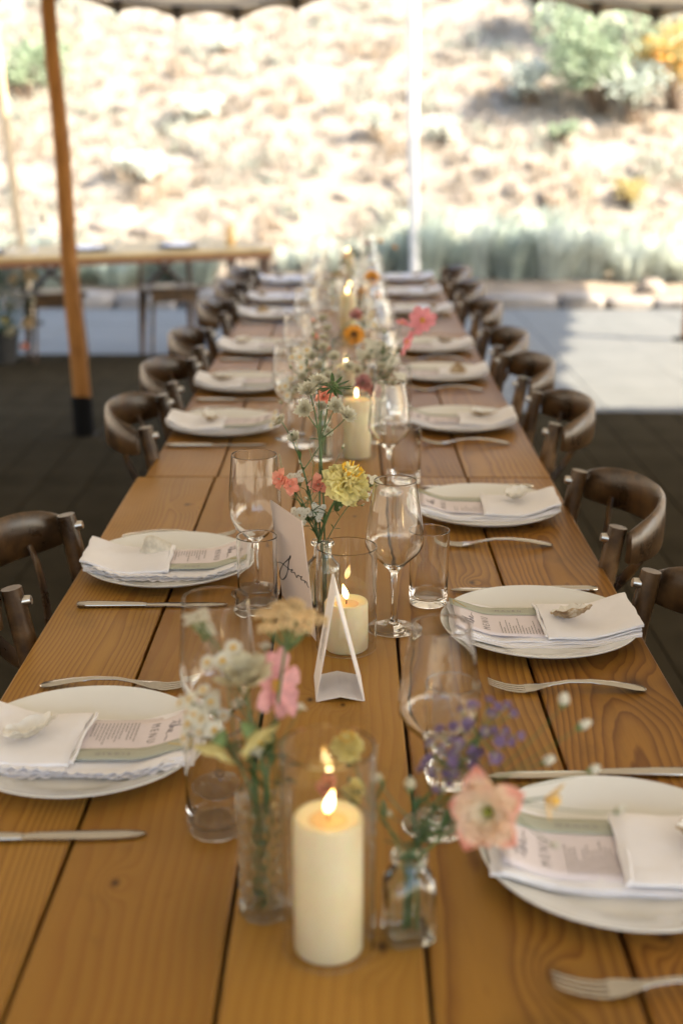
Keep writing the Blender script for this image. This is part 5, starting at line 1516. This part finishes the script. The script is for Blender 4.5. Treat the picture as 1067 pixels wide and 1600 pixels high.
# ================================================================== second table at the left, beyond the row
random.seed(21)
ang = atan2(0.65, 1.57)
A2 = gp(428, 387.5, 0.75)
ux, uy = cos(ang), sin(ang)
GLARE_WOOD = table_wood('glare_pale_pine', 0.05, 0.04, 0.008, 0.011, 8, (0.52, 0.34, 0.19), (0.3, 0.16, 0.06), 0.5)  # planks lightened to stand in for glare on the table top
t2 = thing('dining_table', 'plank table on crossed trestles standing across the far left', 'table', (A2.x, A2.y, 0), ang)
L2, W2 = 2.45, 0.80
for i in range(4):
    q = MB(); w = W2 / 4
    q.bbox((-L2 / 2, w * (i + 0.5), 0.735), (L2, w - 0.004, 0.028), 0.002)
    q.build('plank', GLARE_WOOD, t2, 0)
q = MB(); q.box((-L2 / 2, 0.012, 0.703), (L2 - 0.02, 0.022, 0.034)); q.build('apron', simple('red_brown_apron', (0.15, 0.055, 0.018), 0.5, 0.2, 20), t2, 0)
for x_ in (-0.05, -L2 + 0.06):
    for y_ in (0.05, W2 - 0.05):
        q = MB(); q.bbox((x_, y_, 0.36), (0.055, 0.055, 0.715), 0.003); q.build('leg', TABLE_METAL, t2, 0)
for xc in (-0.52, -1.28):
    for s in (-1, 1):
        q = MB(); q.tube([(xc + s * 0.165, W2 - 0.06, 0.715), (xc + s * 0.175, W2 - 0.06, 0.0)], 0.019, 6); q.build('trestle_post', TABLE_METAL, t2, 60)
        q = MB(); q.tube([(xc - s * 0.155, W2 - 0.06 + 0.012 * s, 0.71), (xc + s * 0.16, W2 - 0.06 + 0.012 * s, 0.44)], 0.015, 6); q.build('cross_brace', TABLE_METAL, t2, 60)
    q = MB(); q.box((xc, W2 - 0.06, 0.42), (0.36, 0.05, 0.03)); q.build('trestle_bar', TABLE_METAL, t2, 0)
for k, (xc, lab) in enumerate([(-0.52, 'low dark stool under the right half of the far left table'), (-1.28, 'low dark stool under the far left table beside the leaning pole')]):
    pt = Vector((A2.x + xc * ux - 0.62 * uy, A2.y + xc * uy + 0.62 * ux, 0))
    sl = thing('stool', lab, 'stool', pt, ang)
    q = MB(); q.bbox((0, 0, 0.455), (0.36, 0.28, 0.03), 0.006); q.build('seat', CHAIR, sl, 0)
    q = MB(); q.box((0, -0.12, 0.41), (0.31, 0.02, 0.058)); q.build('seat_rail', CHAIR, sl, 0)
    for sx in (-1, 1):
        for sy in (-1, 1):
            q = MB(); q.tube([(sx * 0.14, sy * 0.10, 0.44), (sx * 0.17, sy * 0.125, 0)], [0.013, 0.010], 8); q.build('leg', CHAIR, sl, 60)
def on2(u, v, z=0.7505):
    """u along the table from its right end, v across from the near edge"""
    return Vector((A2.x - u * ux - v * uy, A2.y - u * uy + v * ux, z))
for i, (u, lab) in enumerate([(0.55, 'right'), (1.12, 'middle'), (1.75, 'left')]):
    b = MB(); b.lathe([(0, 0.004), (0.09, 0.005), (0.125, 0.014), (0.135, 0.02), (0.136, 0.018), (0.12, 0.008), (0.09, 0.0), (0, 0.001)], 36)
    o = tag(b.build('plate', BLACK_PLATE, None, 50), f'black plate on the far left table, {lab} of three', 'plate', 'black plates on the far left table'); o.location = on2(u, 0.26)
    b = MB(); b.sheet(lambda p, r: (-0.08 + 0.16 * p, -0.05 + 0.10 * r, 0.026 + 0.006 * vnoise(p * 5 + i, r * 4)), 10, 8, 0.012)
    o = tag(b.build('napkin', LINEN, None, 60), f'folded white napkin on the {lab} black plate of the far table', 'napkin', 'napkins on the far left table'); o.location = on2(u, 0.26); o.rotation_euler = (0, 0, ang + 0.2)
b = MB(); b.lathe([(0, 0), (0.031, 0), (0.032, 0.002), (0.032, 0.128), (0.029, 0.131), (0.018, 0.127), (0, 0.126)], 32)
o = tag(b.build('pillar_candle', simple('amber_wax', (0.66, 0.44, 0.18), 0.45, 0.05, 20, Subsurface_Weight=0.3, Subsurface_Scale=0.02), None, 50), 'amber pillar candle at the right end of the far left table', 'candle'); o.location = on2(0.19, 0.30)
for i, (u, v, me, nm, lab) in enumerate([(0.42, 0.5, WINE_A, 'wine_glass', 'wine glass behind the right black plate of the far left table'), (0.33, 0.4, TUMBLER, 'tumbler', 'tumbler beside the amber candle on the far left table'), (0.90, 0.45, TUMBLER, 'tumbler', 'tumbler between the black plates of the far left table'), (1.42, 0.45, WINE_A, 'wine_glass', 'wine glass beside the leaning pole on the far left table'), (1.56, 0.36, TUMBLER, 'tumbler', 'tumbler left of the leaning pole on the far left table')]):
    o = tag(link(nm, me), lab, nm.replace('_', ' ')); o.location = on2(u, v)
o = tag(link('glass_cylinder', hurricane_mesh(0.05, 0.22)), 'tall glass cylinder round the candle at the left end of the far table', 'candle glass'); o.location = on2(1.72, 0.52)
b = MB(); b.lathe([(0, 0), (0.031, 0), (0.032, 0.002), (0.032, 0.118), (0.029, 0.121), (0, 0.118)], 32)
o = tag(b.build('pillar_candle', WAX, None, 50), 'ivory candle in the tall glass cylinder on the far left table', 'candle'); o.location = on2(1.72, 0.52, 0.7545)
# flower arrangement in a dark planter on the floor, far left
pc = gp(8, 572)
ar = thing('potted_flowers', 'loose flower arrangement in a dark planter on the floor at the far left', 'planter', pc)
b = MB(); b.lathe([(0, 0), (0.075, 0), (0.08, 0.004), (0.105, 0.21), (0.112, 0.215), (0.112, 0.235), (0.104, 0.235), (0.10, 0.20), (0, 0.19)], 28); b.build('planter', POT, ar, 40)
rnd = random.Random(8)
g = MB()
for i in range(220):
    a = rnd.uniform(0, 6.28); r = rnd.uniform(0.02, 0.27); h = rnd.uniform(0.28, 0.78)
    p0 = Vector((0.06 * cos(a), 0.06 * sin(a), 0.19)); p2 = Vector((r * cos(a), r * sin(a), h))
    if i % 5 == 0: g.tube(bez(p0, (p0 + p2) / 2 + Vector((0, 0, 0.12)), p2, 6), 0.002, 4)
    leaf_into(g, p2 * rnd.uniform(0.6, 1), Vector((cos(a), sin(a), rnd.uniform(-0.2, 0.8))), rnd.uniform(0.04, 0.08), 0.016, rnd)
stuff(g.build('greenery', LEAF, ar, 180))
for (px, py, kind, tint, s) in ((38, 541, 'carnation', P_CORAL, 1.0), (45, 505, 'yarrow', None, 1.5), (20, 520, 'scabiosa', None, 1.6), (15, 480, 'scabiosa', None, 1.4), (25, 440, 'snapdragon', P_PEACH, 2.0), (48, 432, 'yarrow', None, 1.6), (52, 470, 'astrantia', None, 1.8), (8, 500, 'carnation', None, 0.9), (30, 470, 'feverfew', None, 1.6)):
    p = at(px, py, pc.y - 0.05 + rnd.uniform(-0.1, 0.1))
    par = None
    for nm, me in head(kind):
        o = link('flower_head' if nm == 'petals' else nm, me, par or ar)
        if par is None:
            o.location = p - pc; o.rotation_mode = 'QUATERNION'; o.rotation_quaternion = V((rnd.uniform(-0.4, 0.4), -0.7, 0.6)).to_track_quat('Z', 'Y'); o.scale = (s, s, s); par = o
            if tint: 
                me2 = me.copy(); me2.materials[0] = tint; o.data = me2
    st = MB(); d = p - pc; st.tube(bez(Vector((0, 0, 0.19)), Vector((d.x * 0.4, d.y * 0.4, d.z * 0.7)), d, 8), 0.0025, 5); st.build('stem', STEM, ar, 60)

# ================================================================== planting in the bed and on the slope
rnd = random.Random(31)
def blade_clump(n, h, spread, mat, seed, w=0.012, lean=0.5, tips=None):
    r_ = random.Random(seed); b = MB()
    for i in range(n):
        a = r_.uniform(0, 6.28); q = sqrt(r_.random()) * spread * 0.45
        p0 = Vector((q * cos(a), q * sin(a), 0))
        k = r_.uniform(0.55, 1.0) * h
        o = Vector((cos(a), sin(a), 0)) * (spread * 0.75 * r_.random() * lean + q * 0.4)
        s = Vector((-sin(a), cos(a), 0)).normalized() * w * r_.uniform(0.6, 1.3)
        m = p0 + o * 0.4 + Vector((0, 0, k * 0.6)); e = p0 + o + Vector((0, 0, k))
        b.add([p0 - s * 0.6, p0 + s * 0.6, m + s, m - s, e + s * 0.7, e - s * 0.7], [(0, 1, 2, 3), (3, 2, 4, 5)])
        for j in range(3):
            f = r_.uniform(0.25, 0.95); c = p0 + o * f + Vector((0, 0, k * f)); d = Vector((r_.uniform(-1, 1), r_.uniform(-1, 1), r_.uniform(0, 1))).normalized() * w * 4
            sd = d.cross(Vector((0.3, 0.2, 1))).normalized() * w * 0.8
            b.add([c, c + d * 0.5 + sd, c + d, c + d * 0.5 - sd], [(0, 1, 2, 3)])
    return b.mesh('foliage', mat, 0)
CL = [blade_clump(190, 0.62, 0.42, SAGEBRUSH, 1), blade_clump(190, 0.74, 0.40, SAGEBRUSH2, 2), blade_clump(170, 0.55, 0.48, SAGEBRUSH2, 3), blade_clump(200, 0.70, 0.45, SAGEBRUSH, 4)]
LOWG = [blade_clump(150, 0.42, 0.5, SAGEBRUSH, 5, 0.02), blade_clump(150, 0.36, 0.45, SAGEBRUSH, 6, 0.016)]
def plant(name, me, loc, label, cat, group, s=1.0):
    t = thing(name, label, cat, loc, rnd.uniform(0, 6), group)
    o = link('foliage', me, t); stuff(o); o.scale = (s, s, s * rnd.uniform(0.85, 1.1))
    return t
NTH = ['first', 'second', 'third', 'fourth', 'fifth', 'sixth', 'seventh', 'eighth', 'ninth', 'tenth', 'eleventh', 'twelfth', 'thirteenth', 'fourteenth']
for i in range(28):
    row = i % 2
    x = 0.30 + (i // 2) * 0.235 + rnd.uniform(-0.08, 0.08); y = 12.5 + row * 0.45 + rnd.uniform(-0.12, 0.12)
    sunlit = x > 2.25
    lab = f"{'pale sunlit' if sunlit else 'shaded grey-green'} lavender clump, {NTH[i // 2]} from the left in the {'back' if row else 'front'} row of the bed"
    s = rnd.uniform(0.55, 1.0) * (0.8 if sunlit else 1.0)
    plant('lavender_plant', CL[rnd.randrange(4)], (x, y, 0.09), lab, 'plant', 'lavender clumps in the bed', s)
for i in range(12):
    x = -4.4 + i * 0.27 + rnd.uniform(-0.05, 0.05); y = 12.2 + rnd.uniform(-0.3, 0.4)
    plant('leafy_plant', LOWG[0] if i < 11 or i % 2 else CL[2], (x, y, 0.08), f'low green plant behind the far left table, {NTH[i]} from the left in its row', 'plant', 'low green plants behind the far left table', rnd.uniform(0.7, 1.1))
for i in range(4):
    x = -0.62 + i * 0.24; y = 12.9 + rnd.uniform(-0.2, 0.4)
    plant('silvery_plant', CL[2], (x, y, 0.09), f'silvery plant beyond the table end, {NTH[i]} from the left of four', 'plant', 'silvery plants beyond the table end', rnd.uniform(0.45, 0.62))
def hp(px, py):
    d = _R @ Vector(((px - 533.5) / 2000, -(py - 800) / 2000, -1)); o = Vector((0, 0, 1.45))
    t = 10.0
    while t < 60:
        p = o + d * t
        if p.y > 13.2 and p.z < hz(p.x, p.y): return Vector((p.x, p.y, hz(p.x, p.y)))
        t += 0.05
    return o + d * 30
# boulders: (px, py, half width in px, height ratio)
stones = [(190, 325, 80, 0.42), (70, 350, 60, 0.5), (250, 350, 60, 0.4), (118, 330, 22, 1.1), (480, 395, 40, 0.55), (455, 420, 34, 0.6), (700, 205, 34, 0.75), (742, 232, 30, 0.8), (655, 255, 26, 0.7), (620, 285, 30, 0.6),
          (565, 205, 28, 0.8), (585, 270, 24, 0.7), (770, 262, 26, 0.8), (805, 285, 30, 0.7), (880, 205, 26, 0.8), (912, 190, 26, 0.9), (935, 262, 24, 0.9), (860, 300, 36, 0.6), (1000, 215, 26, 0.8), (1035, 250, 34, 0.8),
          (960, 300, 40, 0.6), (1045, 300, 40, 0.6), (720, 300, 30, 0.6), (540, 300, 28, 0.5), (420, 270, 40, 0.4), (330, 230, 50, 0.35), (450, 150, 36, 0.4), (200, 160, 40, 0.4), (250, 60, 30, 0.5), (640, 120, 30, 0.5),
          (700, 80, 28, 0.5), (780, 140, 30, 0.5), (30, 290, 40, 0.5), (350, 330, 40, 0.5), (520, 250, 24, 0.6), (680, 160, 20, 0.7), (610, 215, 20, 0.8), (835, 250, 20, 0.8), (990, 262, 22, 0.8), (740, 180, 20, 0.7)]
BL_ = ['broad flat boulder low on the slope behind the far left table',
       'pale boulder behind the thin leaning pole',
       'long low boulder at the right end of the far left table',
       'dark upright stone between the boulders behind the far left table',
       'rounded boulder just behind the far end of the long table',
       'squat boulder at the foot of the slope left of the table end',
       'large boulder right of the upright pale pole, beside the grey bush',
       'middle boulder of the rock pile right of the upright pale pole',
       'boulder low beside the upright pale pole, right of it',
       'boulder touching the foot of the upright pale pole, left of it',
       'small boulder beside the small grey bush left of the pale pole',
       'small boulder below the grey bush left of the pale pole',
       'lower right boulder of the rock pile right of the pale pole',
       'boulder at the lower right end of the rock pile',
       'boulder under the left side of the dense green bush',
       'tall boulder under the middle of the dense green bush',
       'boulder below the dense bush, lower of the right pair',
       'wide boulder above the lavender below the green tuft',
       'boulder below the golden broom',
       'large boulder at the right edge under the golden broom',
       'wide boulder low on the slope above the sunlit kerb',
       'wide boulder at the right edge above the sunlit kerb',
       'boulder just above the lavender right of the pale pole',
       'flat boulder just above the silvery plants beyond the table',
       'long flat boulder in the middle of the open slope',
       'longest flat ledge stone above the far left table',
       'flat boulder high on the open slope at the centre',
       'flat boulder high on the slope beside the leaning brown pole',
       'small boulder at the very top left under the tent edge',
       'boulder high on the slope left of the upright pale pole',
       'boulder high on the slope right of the upright pale pole',
       'boulder left of the small pale bush at the upper right',
       'wide boulder at the left edge under the fresh green bush',
       'low boulder between the flat ledge stone and the far left table',
       'little boulder halfway up the slope above the silvery plants',
       'little boulder above the rock pile, right of the pale pole',
       'little boulder left of the pale pole at mid height',
       'little boulder right of the green tuft',
       'small boulder at the right below the golden broom',
       'small boulder at the top of the rock pile right of the pale pole']
SM = []
for k in range(7):
    b = MB(); b.blob((0, 0, 0), (1, 0.8, 1), seed=k * 2.7 + 1, nu=16, nv=10, rough=0.20); SM.append(b.mesh('boulder', ROCK, 50))
for i, (px, py, w, r) in enumerate(stones):
    p = hp(px, py + w * r * 0.5); z_c = p.y * 0.96
    hw = 0.8 * w * z_c / 2000
    o = link('boulder', SM[i % 7]); o.scale = (hw, hw * 0.9, hw * r * 1.15); o.location = p + Vector((0, hw * 0.4, -hw * r * 0.55)); o.rotation_euler = (rnd.uniform(-0.2, 0.2), rnd.uniform(-0.2, 0.2), rnd.uniform(-0.5, 0.5))
    tag(o, BL_[i], 'boulder', 'pale boulders on the slope')
o = link('boulder', SM[2]); o.scale = (0.13, 0.12, 0.12); p = gp(1014, 468); o.location = p + Vector((0, 0, 0.06)); tag(o, 'small white round stone on the sunlit kerb at the right', 'stone')
def leaf_shrub(name, label, p, w, h, mat, n, leaf=0.05, group=None, cat='shrub', mat2=None):
    t = thing(name, label, cat, p - Vector((0, 0, 0.05)), 0, group)
    b = MB(); b2 = MB(); st = MB()
    lumps = [(rnd.uniform(-0.3, 0.3) * w, rnd.uniform(-0.3, 0.3) * w, rnd.uniform(0.3, 0.72) * h, rnd.uniform(0.16, 0.27)) for _ in range(11)]
    for k in range(7):
        l = lumps[k]; st.tube([(0.03 * k, 0, 0), (l[0] * 0.4, l[1] * 0.4, l[2] * 0.5), (l[0], l[1], l[2])], [0.03, 0.02, 0.008], 5)
    for i in range(n):
        l = lumps[rnd.randrange(11)]
        d = Vector((rnd.gauss(0, 1), rnd.gauss(0, 1), rnd.gauss(0, 1))).normalized() * (rnd.random() ** 0.4)
        c = Vector((l[0] + d.x * l[3] * w, l[1] + d.y * l[3] * w, max(0.03, l[2] + d.z * l[3] * h)))
        u = Vector((rnd.gauss(0, 1), rnd.gauss(0, 1), rnd.gauss(0, 0.7))).normalized() * leaf * rnd.uniform(0.6, 1.4)
        v = u.orthogonal().normalized() * leaf * 0.4
        (b2 if mat2 and i % 5 == 0 else b).add([c - u * 0.5, c + v, c + u * 0.5, c - v], [(0, 1, 2, 3)])
    st.build('trunk', BARK, t, 60)
    stuff(b.build('crown', mat, t, 0))
    if mat2: stuff(b2.build('blossom', mat2, t, 0))
    return t
for i, (px, py, w, h, mat, lab, m2) in enumerate([
        (925, 175, 1.7, 1.5, BUSH, 'dense green bush high on the slope at the upper right', None),
        (880, 60, 1.3, 1.4, SAGEBRUSH, 'grey-green bush above the dense bush at the upper right', None),
        (1010, 60, 1.6, 1.5, BUSH, 'dark bush behind the yellow-flowered broom at the upper right', BUSH_DRY),
        (1045, 170, 1.2, 1.3, BUSH_DRY, 'golden broom shrub with yellow flowers at the right edge', P_ORANGE),
        (985, 190, 0.9, 0.9, SAGEBRUSH, 'small grey-green bush beside the golden broom', None),
        (825, 160, 0.8, 0.6, SAGEBRUSH2, 'small pale bush left of the dense green bush', None),
        (875, 225, 0.45, 0.35, BUSH, 'little green tuft among the boulders below the dense bush', None),
        (30, 150, 1.4, 0.95, BUSH, 'fresh green bush on the slope at the upper left edge', None),
        (590, 215, 0.5, 0.5, SAGEBRUSH2, 'small grey bush left of the upright pale pole', None),
        (690, 220, 0.5, 0.4, SAGEBRUSH2, 'small grey bush right of the upright pale pole', None),
        (300, 180, 0.8, 0.35, SAGEBRUSH2, 'low grey bush on the open slope', None),
        (225, 280, 1.0, 0.4, SAGEBRUSH2, 'low grey bush above the broad flat boulder', None),
        (350, 80, 0.7, 0.35, SAGEBRUSH2, 'low grey bush near the top of the open slope', None),
        (980, 320, 0.5, 0.4, BUSH_DRY, 'rusty dry tuft above the sunlit kerb', None)]):
    leaf_shrub('shrub', lab, hp(px, py), w, h, mat, int(760 * max(0.4, w * h)), 0.085 if w > 0.7 else 0.05, 'shrubs on the slope', 'shrub', m2)
def tufts(name, mat, n, test, hh, seed, w=0.013):
    r_ = random.Random(seed); g = MB()
    while n > 0:
        x = r_.uniform(-9, 9); y = 13.25 + 10.0 * r_.random() ** 1.25
        if not test(vnoise(x * 0.9 + seed, y * 1.1), r_): continue
        z = hz(x, y) - 0.03
        for k in range(7):
            h = r_.uniform(*hh); a = r_.uniform(0, 6.28); n -= 1
            x2, y2 = x + r_.gauss(0, 0.05), y + r_.gauss(0, 0.05)
            s = Vector((cos(a) * w, sin(a) * w, 0)); e = Vector((x2 + r_.uniform(-0.6, 0.6) * h, y2 + r_.uniform(-0.6, 0.6) * h, z + h))
            g.add([Vector((x2, y2, z)) - s, Vector((x2, y2, z)) + s, e + s * 0.4, e - s * 0.4], [(0, 1, 2, 3)])
    stuff(g.build(name, mat, None, 0))
tufts('dry_grass', DRY, 26000, lambda q, r_: q > -0.5 or r_.random() < 0.3, (0.05, 0.16), 3)
tufts('silver_ground_cover', leafy('silvery_scrub_leaf', (0.36, 0.365, 0.29), 0.5, 0.8, 0.2, 3), 8000, lambda q, r_: q > 0.25, (0.06, 0.18), 9, 0.018)
tufts('rusty_ground_cover', leafy('rusty_scrub_leaf', (0.38, 0.30, 0.21), 0.5, 0.8, 0.25, 3), 4000, lambda q, r_: q > 0.5, (0.06, 0.2), 14, 0.016)
